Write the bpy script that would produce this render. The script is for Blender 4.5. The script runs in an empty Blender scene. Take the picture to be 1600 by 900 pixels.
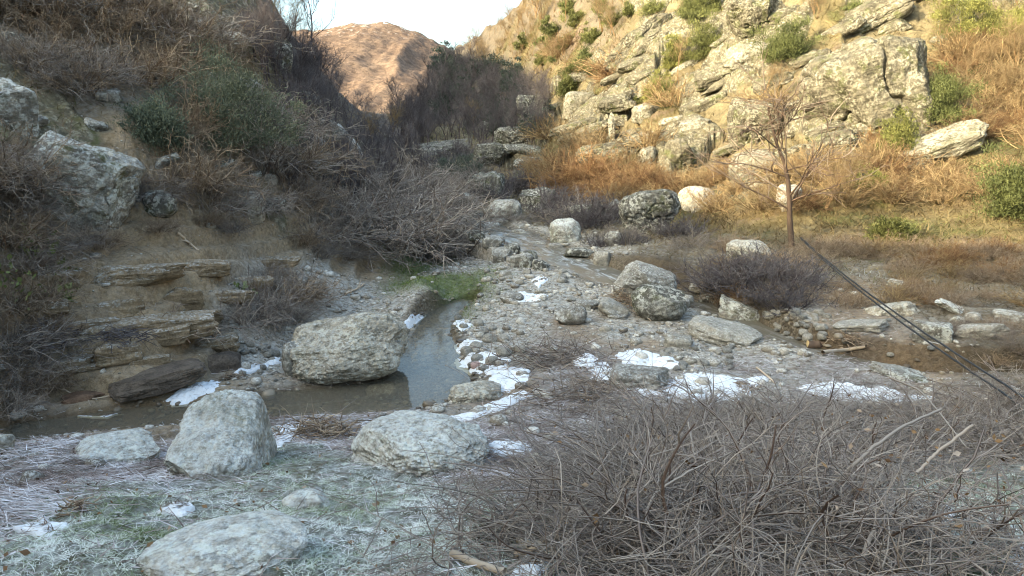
import bpy, math, random
import numpy as np
R_ = math.radians
scene = bpy.context.scene
col = scene.collection
rng = np.random.default_rng(7)
random.seed(7)

# ------------------------------------------------------------------ camera, sky, sun, exposure
CAM = np.array([0.0, 0.0, 3.2]); PITCH = R_(12.0); FPX = 800/math.tan(R_(35.0))
cam = bpy.data.cameras.new('camera'); cam.angle = R_(70.0); cam.clip_start = 0.05; cam.clip_end = 6000
cam_o = bpy.data.objects.new('camera', cam); col.objects.link(cam_o)
cam_o.location = CAM; cam_o.rotation_euler = (R_(90)-PITCH, 0, 0); scene.camera = cam_o

SUN_AZ = np.array([-0.83, -0.5577]); SUN_EL = R_(25.0)          # direction on the ground towards the sun; its height
sun = bpy.data.lights.new('sun', 'SUN'); sun.energy = 2.0; sun.angle = R_(0.6); sun.color = (1.0, 0.82, 0.54)
sun_o = bpy.data.objects.new('sun', sun); col.objects.link(sun_o)
from mathutils import Vector
_d = Vector((SUN_AZ[0]*math.cos(SUN_EL), SUN_AZ[1]*math.cos(SUN_EL), math.sin(SUN_EL)))
sun_o.rotation_euler = (-_d).to_track_quat('-Z', 'Y').to_euler(); sun_o.location = (-40, -30, 60)

world = bpy.data.worlds.new('World'); scene.world = world; world.use_nodes = True
wn = world.node_tree; wn.nodes.clear()
sky = wn.nodes.new('ShaderNodeTexSky'); sky.sky_type = 'NISHITA'; sky.sun_disc = False
sky.sun_elevation = SUN_EL; sky.sun_rotation = math.atan2(SUN_AZ[0], SUN_AZ[1])
sky.air_density = 1.0; sky.dust_density = 7.5; sky.ozone_density = 1.0; sky.altitude = 400
bg = wn.nodes.new('ShaderNodeBackground'); bg.inputs['Strength'].default_value = 0.15
wo = wn.nodes.new('ShaderNodeOutputWorld')
wb = wn.nodes.new('ShaderNodeMix'); wb.data_type = 'RGBA'; wb.blend_type = 'MULTIPLY'; wb.inputs[0].default_value = 1
wb.inputs[7].default_value = (.97, 1.03, .94, 1)          # the camera's white balance for shade
wn.links.new(sky.outputs[0], wb.inputs[6]); wn.links.new(wb.outputs[2], bg.inputs['Color']); wn.links.new(bg.outputs[0], wo.inputs['Surface'])
scene.view_settings.view_transform = 'Standard'; scene.view_settings.look = 'None'
scene.view_settings.gamma = 1; scene.view_settings.exposure = 2.25
scene.render.engine = 'CYCLES'
cy = scene.cycles; cy.use_denoising = True; cy.sample_clamp_indirect = 4.0; cy.max_bounces = 6; cy.diffuse_bounces = 3; cy.glossy_bounces = 2
cy.transmission_bounces = 4; cy.transparent_max_bounces = 8; cy.caustics_reflective = False; cy.caustics_refractive = False
cy.filter_width = 1.05; cy.use_adaptive_sampling = True; cy.adaptive_threshold = 0.01

# ------------------------------------------------------------------ noise (vectorised)
def _hash(ix, iy, iz, seed):
    h = (ix.astype(np.uint32)*np.uint32(374761393) + iy.astype(np.uint32)*np.uint32(668265263)
         + iz.astype(np.uint32)*np.uint32(2147483647) + np.uint32((seed*974711+1) & 0xffffffff))
    h = (h ^ (h >> np.uint32(13)))*np.uint32(1274126177)
    h = (h ^ (h >> np.uint32(15)))*np.uint32(2246822519)
    return ((h ^ (h >> np.uint32(16))) & np.uint32(0xffffff)).astype(np.float32)/16777215.0
def vnoise(P, seed=0):
    """value noise in -1..1 at points P (n,3)"""
    with np.errstate(over='ignore'):
        P = np.asarray(P, np.float32); I = np.floor(P).astype(np.int64); F = P-I
        F = F*F*F*(F*(F*6-15)+10); out = 0
        for dx in (0, 1):
            wx = F[:, 0] if dx else 1-F[:, 0]
            for dy in (0, 1):
                wy = F[:, 1] if dy else 1-F[:, 1]
                for dz in (0, 1):
                    wz = F[:, 2] if dz else 1-F[:, 2]
                    out = out + wx*wy*wz*_hash(I[:, 0]+dx, I[:, 1]+dy, I[:, 2]+dz, seed)
    return out*2-1
def fbm(P, oct=4, seed=0, gain=0.5, lac=2.03, ridge=False):
    P = np.asarray(P, np.float32); a, s, tot = 1.0, 0, 0
    for o in range(oct):
        n = vnoise(P, seed+o*17)
        if ridge: n = 1-2*np.abs(n)
        s = s+a*n; tot += a; a *= gain; P = P*lac+7.3
    return s/tot
def sstep(a, b, x):
    t = np.clip((x-a)/(b-a), 0, 1); return t*t*(3-2*t)

# ------------------------------------------------------------------ surveying: photograph directions to ground points
def ray(px, py):
    u = (np.asarray(px, float)-800)/FPX; v = (450-np.asarray(py, float))/FPX
    return np.stack([u, math.cos(PITCH)+v*math.sin(PITCH), -math.sin(PITCH)+v*math.cos(PITCH)], -1)
def gz(px, py, z):
    d = ray(px, py); t = (z-CAM[2])/d[2]; return CAM+d*t
def gy(px, py, Y):
    d = ray(px, py); return CAM+d*(Y/d[1])
def project(P):
    P = np.asarray(P, float)-CAM
    yc = P[..., 1]*math.cos(PITCH)-P[..., 2]*math.sin(PITCH); zc = P[..., 1]*math.sin(PITCH)+P[..., 2]*math.cos(PITCH)
    return 800+FPX*P[..., 0]/yc, 450-FPX*zc/yc, yc
# ------------------------------------------------------------------ terrain: surveyed heights, joined by a smooth surface
ctrl = []
def Z(*pts):
    for px, py, z in pts: ctrl.append(gz(px, py, z))
def Y(*pts):
    for px, py, y in pts: ctrl.append(gy(px, py, y))
def Wp(*pts):
    for p in pts: ctrl.append(np.array(p, float))
# near bank
Z((0,900,1.45),(400,900,1.5),(800,900,1.45),(1200,900,1.4),(1600,900,1.4),(0,780,1.0),(250,780,1.0),(500,780,.95),(800,780,.85),
  (1200,780,.9),(1600,780,1.0),(0,715,.42),(200,722,.5),(430,705,.42),(600,700,.4),(760,690,.45),(900,690,.42),(1200,700,.5),(1600,700,.6))
Z((0,690,.08),(110,690,.1),(270,684,.06),(450,676,.06),(560,662,.05),(700,650,.08))
# gravel bar
Z((820,620,.2),(900,600,.25),(1000,640,.33),(1100,600,.27),(1200,600,.22),(1300,612,.17),(1450,640,.22),(1600,640,.35),(760,560,.12),
  (850,540,.22),(950,540,.25),(1050,540,.24),(1150,555,.2),(740,500,.12),(800,480,.28),(900,460,.31),(960,500,.25),(750,440,.3),(800,420,.4),
  (850,430,.4),(700,430,.3),(700,462,.14),(660,440,.45))
# far bank of the stream
Z((1000,400,.6),(1050,420,.55),(1120,440,.45),(1200,470,.4),(1300,500,.36),(1400,540,.3),(1500,560,.32),(1600,570,.4),
  (1100,400,.7),(1200,420,.65),(1300,450,.55),(1400,480,.45),(1500,490,.5),(1600,490,.55))
# sunny hillside
Y((1600,400,14.5),(1600,300,17.5),(1600,190,21.5),(1600,100,24.5),(1600,0,28),(1600,-150,34),
  (1400,350,17.5),(1400,280,20),(1400,190,23),(1400,100,26),(1400,0,29.5),(1400,-150,36),
  (1240,300,20),(1240,220,23.5),(1240,130,27),(1240,0,31.5),(1240,-150,39),
  (1100,300,24),(1100,240,27),(1100,170,30),(1100,80,34),(1100,0,38),(1100,-150,48),
  (950,300,25.5),(950,240,30),(950,160,36),(950,80,43),(950,0,50),(950,-120,64),
  (850,320,27),(850,260,34),(850,200,41),(850,130,52),(850,60,62),(850,5,72),(850,-60,84),
  (800,300,33),(800,230,43),(800,160,60),(800,90,78),(800,25,95),(760,52,110),(715,78,130),(720,140,100),(720,200,66),(700,250,48),(690,320,32),
  (650,215,80),(640,175,140),(680,122,138),(1800,0,28),(1800,200,20),(1800,400,14),(1800,-150,34))
Z((1400,420,.6),(1240,385,.7),(1100,350,.72),(950,345,.68),(1800,560,.6))
Wp((-25,190,7),(30,230,12),(90,200,30),(120,120,45),(90,60,42),(70,30,34),(60,5,26),(40,-10,12),(12,2,1.6),(20,6,3),(14,-12,2.5))
# earth bank and slope opposite
Z((0,655,.05),(0,600,.5),(200,632,.04),(330,592,.06),(450,505,.15),(560,470,.2),(640,440,.35),(700,350,.6),(-150,690,.1))
Y((0,560,7.9),(0,450,8.5),(0,330,9.2),(0,200,10.5),(0,100,12),(0,0,14),(0,-150,17.5),(-200,300,7.5),(-200,0,11),
  (200,540,8.95),(200,480,9.45),(200,420,9.95),(200,360,10.7),(200,210,11.8),(200,100,14.2),(200,0,17),(200,-150,21),
  (330,510,10.2),(330,440,10.8),(330,390,11.5),(330,300,12.6),(330,200,14),(330,100,16.5),(330,0,20),(330,-120,24),
  (450,420,13),(450,380,13.7),(450,300,15),(450,200,18),(450,140,20.5),(425,70,22),(395,0,24),
  (560,400,15.7),(560,340,17.5),(560,265,21),(640,390,18.6),(640,330,21),(620,300,22.5),(690,375,20.5))
# gorge behind the ridge, wooded slope
Wp((-7.5,27,3.0),(-4,27,1.6),(-10.5,33,4.6),(-2.5,33,1.2),(-3,45,1.8))
Y((480,175,52),(480,115,66),(430,60,64),(400,-40,75),(560,215,52),(560,180,75),(610,215,80),(600,190,110),(620,180,150),(330,-150,70))
Wp((-60,60,34),(-110,140,50),(-40,200,6),(-58,150,18))
# behind and beside the camera
Wp((0,0,1.55),(-1.5,-3,1.7),(3,-4,1.6),(-5,0,1.7),(-8,4,2.6),(-6,-6,2.2),(0,-12,2.5),(8,-6,1.6),(0,-60,14),(-30,-60,26),(60,-60,18),(200,-150,40),(-200,-150,50),(0,-250,40))

def wmap(XY):
    XY = np.asarray(XY, float); r = np.hypot(XY[..., 0], XY[..., 1])+1e-9
    return XY/r[..., None]*np.log1p(r/3.0)[..., None]
class Surf:
    def __init__(s, pts, c=0.03):
        P = np.array(pts); s.c2 = c*c; s.w = wmap(P[:, :2]); n = len(P)
        D = s.w[:, None]-s.w[None]; K = -np.sqrt((D**2).sum(-1)+s.c2); K[np.diag_indices(n)] -= 0.004
        A = np.zeros((n+3, n+3)); A[:n, :n] = K; A[:n, n] = 1; A[:n, n+1:] = s.w; A[n, :n] = 1; A[n+1:, :n] = s.w.T
        b = np.zeros(n+3); b[:n] = P[:, 2]; s.k = np.linalg.solve(A, b)
    def __call__(s, XY):
        W = wmap(np.asarray(XY, float)); out = np.empty(len(W)); n = len(s.w)
        for i in range(0, len(W), 40000):
            w = W[i:i+40000]
            D2 = (w[:, None, 0]-s.w[None, :, 0])**2+(w[:, None, 1]-s.w[None, :, 1])**2
            out[i:i+40000] = -np.sqrt(D2+s.c2)@s.k[:n]+s.k[n]+w@s.k[n+1:]
        return out
_first = Surf(ctrl)
def _march(f, px, py, t0=1.5, t1=900, n=900):
    d = ray(px, py); ts = np.geomspace(t0, t1, n); P = CAM+d*ts[:, None]
    g = P[:, 2]-f(P[:, :2]); k = np.nonzero(g < 0)[0]
    if len(k) == 0 or k[0] == 0: return None
    a, b = ts[k[0]-1], ts[k[0]]
    for _ in range(18):
        m = .5*(a+b); p = CAM+d*m
        if p[2]-f(p[None, :2])[0] < 0: b = m
        else: a = m
    return CAM+d*b
# the crest of the hill behind the left shoulder, whose shadow lies across the valley: (where its shadow ends, how far off the crest is)
TANEL = math.tan(SUN_EL)
_n0 = len(ctrl); crest = []
for px, py, Dc in [(722,86,62),(790,114,58),(838,152,50),(853,215,44),(863,278,40),(1000,302,37),(1130,335,34),(1250,372,32),(1480,396,30),(1700,408,29)]:
    crest.append((_march(_first, px, py), Dc, px, py))
for X_, Y_, Z_, Dc in ((9.5, 8.2, .7, 29), (6, 4, 1.2, 27), (3, .5, 1.5, 26), (8, 1, 2.0, 31), (14, 5, 3.2, 37)):
    crest.append((np.array([X_, Y_, Z_+1.5]), Dc, None, None))
_off = np.zeros(len(crest))
for _it in range(7):
    pts = list(ctrl)
    for (P, Dc, px, py), o in zip(crest, _off):
        for k, dz in ((0, 0), (14, -1.0), (40, -6)):
            q = P[:2]+SUN_AZ*(Dc+k); pts.append(np.array([q[0], q[1], P[2]+TANEL*Dc+dz+o]))
    base_surf = Surf(pts)
    for i, (P, Dc, px, py) in enumerate(crest):        # let each point's shadow end just there
        if px is None: continue
        P2 = _march(base_surf, px, py); t = np.linspace(6, 130, 260); Q = P2[:2]+SUN_AZ*t[:, None]
        _off[i] -= .8*(base_surf(Q)-(P2[2]+TANEL*t)).max()
# stream beds: (photo point, water level, half width, depth)
STREAM = [[(690,318,.72,.6),(745,349,.60,.62),(772,362,.56,.55),(800,364,.53,.6),(835,384,.45,.62),(880,405,.36,.6),(930,428,.25,.75),(980,447,.18,.85),(1045,464,.13,.75),
           (1110,482,.10,.55),(1180,520,.06,.42),(1250,550,.03,.40),(1335,572,.0,.45),(1430,592,-.02,.45),(1540,615,-.05,.4),(1700,640,-.1,.5)],
          [(735,470,.05,.2),(690,490,.02,.34),(668,520,.0,.38),(672,565,.0,.52),(665,608,.0,.7),(600,622,.0,.55),(520,628,.0,.5),(430,634,.0,.42),(330,645,.0,.36),
           (200,655,-.01,.34),(80,672,-.02,.3),(-60,690,-.03,.34),(-250,710,-.05,.4)]]
beds = []
for line in STREAM:
    P = np.array([np.append(gz(a, b, l), w) for a, b, l, w in line])       # x y level width
    t = np.r_[0, np.cumsum(np.hypot(*np.diff(P[:, :2], axis=0).T))]
    s = np.arange(0, t[-1], .12)
    Q = np.stack([np.interp(s, t, P[:, i]) for i in range(4)], 1)
    for _ in range(12):
        Q[1:-1] = .25*Q[:-2]+.5*Q[1:-1]+.25*Q[2:]
    beds.append(Q)
ALLBED = np.concatenate(beds)
def bed_info(XY):
    """distance to the stream's middle over its half width, and the water level there"""
    XY = np.asarray(XY, float); best = np.full(len(XY), 99.0); lev = np.zeros(len(XY)); wid = np.ones(len(XY))
    near = np.nonzero((np.abs(XY[:, 0]) < 16) & (XY[:, 1] > 4) & (XY[:, 1] < 36))[0]
    for i in range(0, len(near), 20000):
        q = near[i:i+20000]
        d = np.hypot(XY[q, None, 0]-ALLBED[None, :, 0], XY[q, None, 1]-ALLBED[None, :, 1])/ALLBED[None, :, 3]
        j = d.argmin(1); best[q] = d[np.arange(len(q)), j]; lev[q] = ALLBED[j, 2]; wid[q] = ALLBED[j, 3]
    return best, lev, wid

# what the ground is made of, sampled at points one can name in the photograph
ZONES = ['mud', 'gravel', 'frost_grass', 'litter', 'dry_grass', 'earth', 'scrub', 'moss', 'wood', 'rock']
zpts = {
 'frost_grass': [(250,790),(500,780),(600,760),(650,820),(400,720),(450,700),(120,850),(1560,800),(1600,880),(700,880),(540,880),(1350,740)],
 'litter': [(60,720),(150,730),(40,760),(0,800),(240,720),(870,620),(930,600),(900,570),(1000,640),(850,650),(880,545),(480,680),(520,690),(780,720),(1150,570),(1300,600),(1330,560)],
 'gravel': [(740,580),(800,540),(760,520),(830,490),(900,460),(820,440),(850,410),(960,520),(1050,550),(1100,560),(1230,500),(1220,520),(700,420),(780,400),(420,540),(640,470),(560,460),(430,430),(500,440),(1160,600)],
 'mud': [(950,540),(870,500),(1000,550),(1300,500),(1330,480),(1400,570),(780,600),(60,640),(200,640),(900,520)],
 'earth': [(150,400),(250,390),(330,380),(430,390),(520,400),(200,450),(300,470),(150,500),(90,560),(240,560),(200,600),(400,360),(560,410),(470,370)],
 'scrub': [(740,62),(765,55),(800,30),(835,15),(775,80),(860,50),(890,30),(930,20),(1200,440),(1150,430),(1280,430),(1400,430),(1500,430),(1550,470),(900,330),(1080,390),(1450,480),(600,330),(520,310),(400,250),(300,200),(150,150),(60,60),(250,60),(480,250),(100,350),(30,450),(860,340),(1560,540),(640,350)],
 'dry_grass': [(825,85),(850,110),(790,60),(1300,320),(1200,340),(1100,320),(1000,280),(900,270),(1400,300),(1500,250),(1550,350),(1300,250),(1200,150),(1050,150),(950,120),(900,60),(1300,20),(1500,100),(1450,380),(1150,280),(860,230)],
 'rock': [(1370,110),(1420,60),(1280,180),(1320,150),(1175,40),(1180,95),(1000,75),(1040,50),(960,150),(900,168),(900,205),(980,200),(1100,120),(1180,210),(1170,262),(1060,245),(1340,20),(1300,232),(1460,222),(1230,125),
          (1110,90),(1400,15),(100,290),(60,240),(30,160),(430,95),(480,150),(540,220),(470,230),(400,300),(330,130),(370,80),(280,20),(440,190),(720,232),(830,180),(820,240),(690,222),(780,332)],
 'moss': [(700,455),(670,440),(720,462),(650,415)],
 'wood': [(560,215),(600,200),(640,190),(720,180),(760,140),(680,160),(480,115),(430,60),(800,150),(720,230),(790,220)],
}
zw, zi = [], []
for k, name in enumerate(ZONES):
    for px, py in zpts[name]:
        P = _march(base_surf, px, py)
        if P is not None: zw.append(wmap(P[None, :2])[0]); zi.append(k)
for x, y in ((-1,-3), (3,-3), (0,0), (-3,1)): zw.append(wmap(np.array([[x, y]]))[0]); zi.append(2)
for x, y in ((-20,0), (-25,-20), (-30,15), (0,-30), (-40,40)): zw.append(wmap(np.array([[x, y]], float))[0]); zi.append(6)
for x, y in ((50,30), (60,60), (40,5), (0,200), (100,150)): zw.append(wmap(np.array([[x, y]], float))[0]); zi.append(4)
zw = np.array(zw); zi = np.array(zi)
def zones(XY, jitter=.06):
    XY = np.asarray(XY, float); w = wmap(XY); n = len(w)
    J = np.concatenate([w*7, np.zeros((n, 1))], 1)
    w = w+jitter*np.stack([fbm(J, 3, 5), fbm(J, 3, 9)], 1)
    out = np.zeros((n, len(ZONES)))
    for i in range(0, n, 40000):
        D2 = ((w[i:i+40000, None]-zw[None])**2).sum(-1)
        K = 1/(D2+.0006)**2.2
        for k in range(len(ZONES)): out[i:i+40000, k] = K[:, zi == k].sum(1)
    return out/out.sum(1, keepdims=True)

def worley(Q, seed):
    """2-D cells: (value of the cell, distance to its edge)"""
    I = np.floor(Q).astype(np.int64); n = len(Q); d1 = np.full(n, 9.); d2 = np.full(n, 9.); val = np.zeros(n); z0 = np.zeros(n, np.int64)
    with np.errstate(over='ignore'):
        for a in (-1, 0, 1):
            for b in (-1, 0, 1):
                J = I+np.array([a, b]); px = J[:, 0]+_hash(J[:, 0], J[:, 1], z0, seed); py = J[:, 1]+_hash(J[:, 0], J[:, 1], z0, seed+1)
                d = np.hypot(Q[:, 0]-px, Q[:, 1]-py); v = _hash(J[:, 0], J[:, 1], z0, seed+2); c = d < d1
                d2 = np.where(c, d1, np.minimum(d2, d)); val = np.where(c, v, val); d1 = np.where(c, d, d1)
    return val, d2-d1
def bedrock(XY, z):
    """broken, dipping beds: (height to add, how rocky)"""
    R = np.hypot(XY[:, 0], XY[:, 1]); s = np.clip(R/30, .35, 2.2); sg = np.where(XY[:, 0]-.05*XY[:, 1] > 0, 1.0, -1.0)
    th = R_(27); u = XY[:, 0]*sg*math.cos(th)+z*math.sin(th)-.25*XY[:, 1]; v = -XY[:, 0]*sg*math.sin(th)+z*math.cos(th)+.12*XY[:, 1]
    N = np.stack([u, v, np.zeros(len(u))], 1); u = u+.5*fbm(N*.6, 3, 301); v = v+.35*fbm(N*.7, 3, 303)
    v1, e1 = worley(np.stack([u/2.9, v/1.25], 1), 311); v2, e2 = worley(np.stack([u/.95, v/.42], 1), 321)
    h = (v1-.42)*1.25+(v2-.5)*.22-.30*np.exp(-(e1/.07)**2)-.07*np.exp(-(e2/.10)**2)
    return h*s*.85, sstep(.36, .52, v1+.10*fbm(N*2.2, 2, 305))
def height(XY, detail=True, zn=None):
    XY = np.asarray(XY, float); z = base_surf(XY); n = len(XY)
    R = np.hypot(XY[:, 0], XY[:, 1])
    b, lev, wid = bed_info(XY)
    if detail:
        if zn is None: zn = zones(XY)
        P = np.concatenate([XY, np.zeros((n, 1))], 1)
        g = dict(zip(ZONES, zn.T))
        # big lumps on the slopes, benches of bedded earth on the cut bank, small stuff everywhere
        slope = g['scrub']+g['dry_grass']+g['wood']+g['rock']*.5
        sc = np.clip(R/28, .35, 4)
        z = z+slope*(fbm(P*.45, 4, 31)*.28*sc+fbm(P*1.7, 3, 3, ridge=True)*.10*np.clip(R/22, .4, 2))
        wr = sstep(.25, .7, g['rock']); kk = np.nonzero(wr > .01)[0]
        if len(kk): z[kk] = z[kk]+wr[kk]*bedrock(XY[kk], base_surf(XY[kk]))[0]
        e = g['earth']
        q = z+fbm(P*np.array([.35, .8, 1]), 3, 77)*.10
        step = .30+.05*vnoise(P*.3, 70); t = q/step; fr = t-np.floor(t)
        z = z+sstep(.25, .8, e)*((np.floor(t)+sstep(.34, .56, fr))*step-q)*.85
        z = z+e*(fbm(P*3.1, 4, 12)*.06+fbm(P*np.array([1.2, 4, 1]), 3, 15, ridge=True)*.03)
        z = z+(g['gravel']+g['litter'])*(fbm(P*1.3, 3, 40)*.05+fbm(P*7, 3, 41)*.018)+g['mud']*fbm(P*1.6, 3, 44)*.03
        z = z+g['frost_grass']*(fbm(P*1.8, 3, 50)*.07+fbm(P*6.5, 3, 51)*.035)
    # cut the bed
    m = sstep(1.12, .7, b)
    bedz = lev-.03-.26*np.clip(1-b, 0, 1)**.7*np.clip(wid/.6, .5, 1.3)
    z = np.where((b > .95) & (b < 2.2), np.maximum(z, lev+.16*(np.minimum(b, 1.6)-.95)), z)
    z = np.where(b < 2, z*(1-m)+np.minimum(z, bedz+.035*(vnoise(np.concatenate([XY*4, np.zeros((n, 1))], 1), 8) if detail else 0))*m, z)
    return z
def hit(px, py):
    return _march(lambda q: height(q), px, py, n=500)
def ground(x, y):
    return float(height(np.array([[x, y]], float))[0])
# ------------------------------------------------------------------ helpers for meshes and materials
def mesh_np(name, V, F, smooth=True, attrs=None, mats=None, midx=None):
    """V (n,3); F list of arrays (m,3) and/or (m,4)"""
    me = bpy.data.meshes.new(name); F = [f for f in F if len(f)]
    V = np.ascontiguousarray(V, np.float32); me.vertices.add(len(V)); me.vertices.foreach_set('co', V.ravel())
    nl = sum(f.size for f in F); npoly = sum(len(f) for f in F)
    me.loops.add(nl); me.loops.foreach_set('vertex_index', np.concatenate([f.ravel() for f in F]).astype(np.int32))
    tot = np.concatenate([np.full(len(f), f.shape[1]) for f in F]); st = np.r_[0, np.cumsum(tot)[:-1]]
    me.polygons.add(npoly); me.polygons.foreach_set('loop_start', st.astype(np.int32)); me.polygons.foreach_set('loop_total', tot.astype(np.int32))
    if smooth: me.polygons.foreach_set('use_smooth', np.ones(npoly, bool))
    if midx is not None: me.polygons.foreach_set('material_index', np.asarray(midx, np.int32))
    me.update(calc_edges=True)
    for k, a in (attrs or {}).items():
        a = np.asarray(a, np.float32)
        if a.ndim == 1:
            at = me.attributes.new(k, 'FLOAT', 'POINT'); at.data.foreach_set('value', a)
        else:
            at = me.attributes.new(k, 'FLOAT_COLOR', 'POINT'); c4 = np.ones((len(a), 4), np.float32); c4[:, :3] = a; at.data.foreach_set('color', c4.ravel())
    for m in (mats or []): me.materials.append(m)
    return me
def link(name, me, parent=None, loc=None):
    o = bpy.data.objects.new(name, me); col.objects.link(o)
    if parent: o.parent = parent
    if loc is not None: o.location = loc
    return o
def tag(o, label=None, cat=None, group=None, kind=None):
    if label: o['label'] = label
    if cat: o['category'] = cat
    if group: o['group'] = group
    o['kind'] = kind or 'thing'
    return o
def copy_tree(o, parent=None):
    c = o.copy(); col.objects.link(c)
    if parent: c.parent = parent; c.matrix_parent_inverse = o.matrix_parent_inverse
    for ch in o.children: copy_tree(ch, c)
    return c

class NT:
    """small node-tree writer"""
    def __init__(s, name, rough=.85, spec=.3):
        s.m = bpy.data.materials.new(name); s.m.use_nodes = True; s.t = s.m.node_tree
        s.p = s.t.nodes['Principled BSDF']; s.p.inputs['Roughness'].default_value = rough
        s.p.inputs['Specular IOR Level'].default_value = spec
    def n(s, typ, **kw):
        x = s.t.nodes.new('ShaderNode'+typ)
        for k, v in kw.items():
            if k.startswith('i_'): s.set(x.inputs[k[2:].replace('_', ' ')], v)
            else: setattr(x, k, v)
        return x
    def set(s, sock, v):
        if hasattr(v, 'is_linked') or hasattr(v, 'links'): s.t.links.new(v, sock)
        elif hasattr(v, 'outputs'): s.t.links.new(v.outputs[0], sock)
        else: sock.default_value = (*v, 1) if isinstance(v, tuple) and len(v) == 3 and sock.type == 'RGBA' else v
    def noise(s, scale, detail=4, rough=.6, vec=None, dist=0):
        x = s.n('TexNoise'); x.inputs['Scale'].default_value = scale; x.inputs['Detail'].default_value = detail
        x.inputs['Roughness'].default_value = rough; x.inputs['Distortion'].default_value = dist
        if vec is not None: s.set(x.inputs['Vector'], vec)
        return x.outputs['Fac']
    def vor(s, scale, vec=None, feature='F1', out='Distance', rand=1.0):
        x = s.n('TexVoronoi', feature=feature); x.inputs['Scale'].default_value = scale; x.inputs['Randomness'].default_value = rand
        if vec is not None: s.set(x.inputs['Vector'], vec)
        return x.outputs[out]
    def ramp(s, fac, stops):
        x = s.n('ValToRGB'); s.set(x.inputs[0], fac); e = x.color_ramp.elements
        while len(e) < len(stops): e.new(.5)
        for el, (p, c) in zip(e, stops): el.position = p; el.color = (*c, 1) if isinstance(c, tuple) else (c, c, c, 1)
        return x.outputs['Color']
    def mix(s, fac, a, b, mode='MIX'):
        x = s.n('Mix', data_type='RGBA', blend_type=mode); s.set(x.inputs[0], fac); s.set(x.inputs[6], a); s.set(x.inputs[7], b); return x.outputs[2]
    def math(s, op, a, b=0.0, c=None, clamp=False):
        x = s.n('Math', operation=op, use_clamp=clamp); s.set(x.inputs[0], a); s.set(x.inputs[1], b)
        if c is not None: s.set(x.inputs[2], c)
        return x.outputs[0]
    def attr(s, name, out='Color'):
        return s.n('Attribute', attribute_name=name).outputs[out]
    def pos(s): return s.n('TexCoord').outputs['Object']
    def wpos(s): return s.n('NewGeometry').outputs['Position']
    def nz(s):
        g = s.n('NewGeometry'); x = s.n('SeparateXYZ'); s.t.links.new(g.outputs['Normal'], x.inputs[0]); return x.outputs['Z']
    def map(s, vec, scale=(1, 1, 1), rot=(0, 0, 0), loc=(0, 0, 0)):
        x = s.n('Mapping'); s.set(x.inputs['Vector'], vec); x.inputs['Scale'].default_value = scale; x.inputs['Rotation'].default_value = rot; x.inputs['Location'].default_value = loc
        return x.outputs[0]
    def rnd(s): return s.n('ObjectInfo').outputs['Random']
    def bump(s, h, strength=.5, dist=.02, prev=None):
        x = s.n('Bump'); x.inputs['Strength'].default_value = strength; x.inputs['Distance'].default_value = dist; s.set(x.inputs['Height'], h)
        if prev is not None: s.t.links.new(prev, x.inputs['Normal'])
        return x.outputs[0]
    def done(s, color, normal=None, rough=None):
        s.set(s.p.inputs['Base Color'], color)
        if normal is not None: s.t.links.new(normal, s.p.inputs['Normal'])
        if rough is not None: s.set(s.p.inputs['Roughness'], rough)
        return s.m

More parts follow.
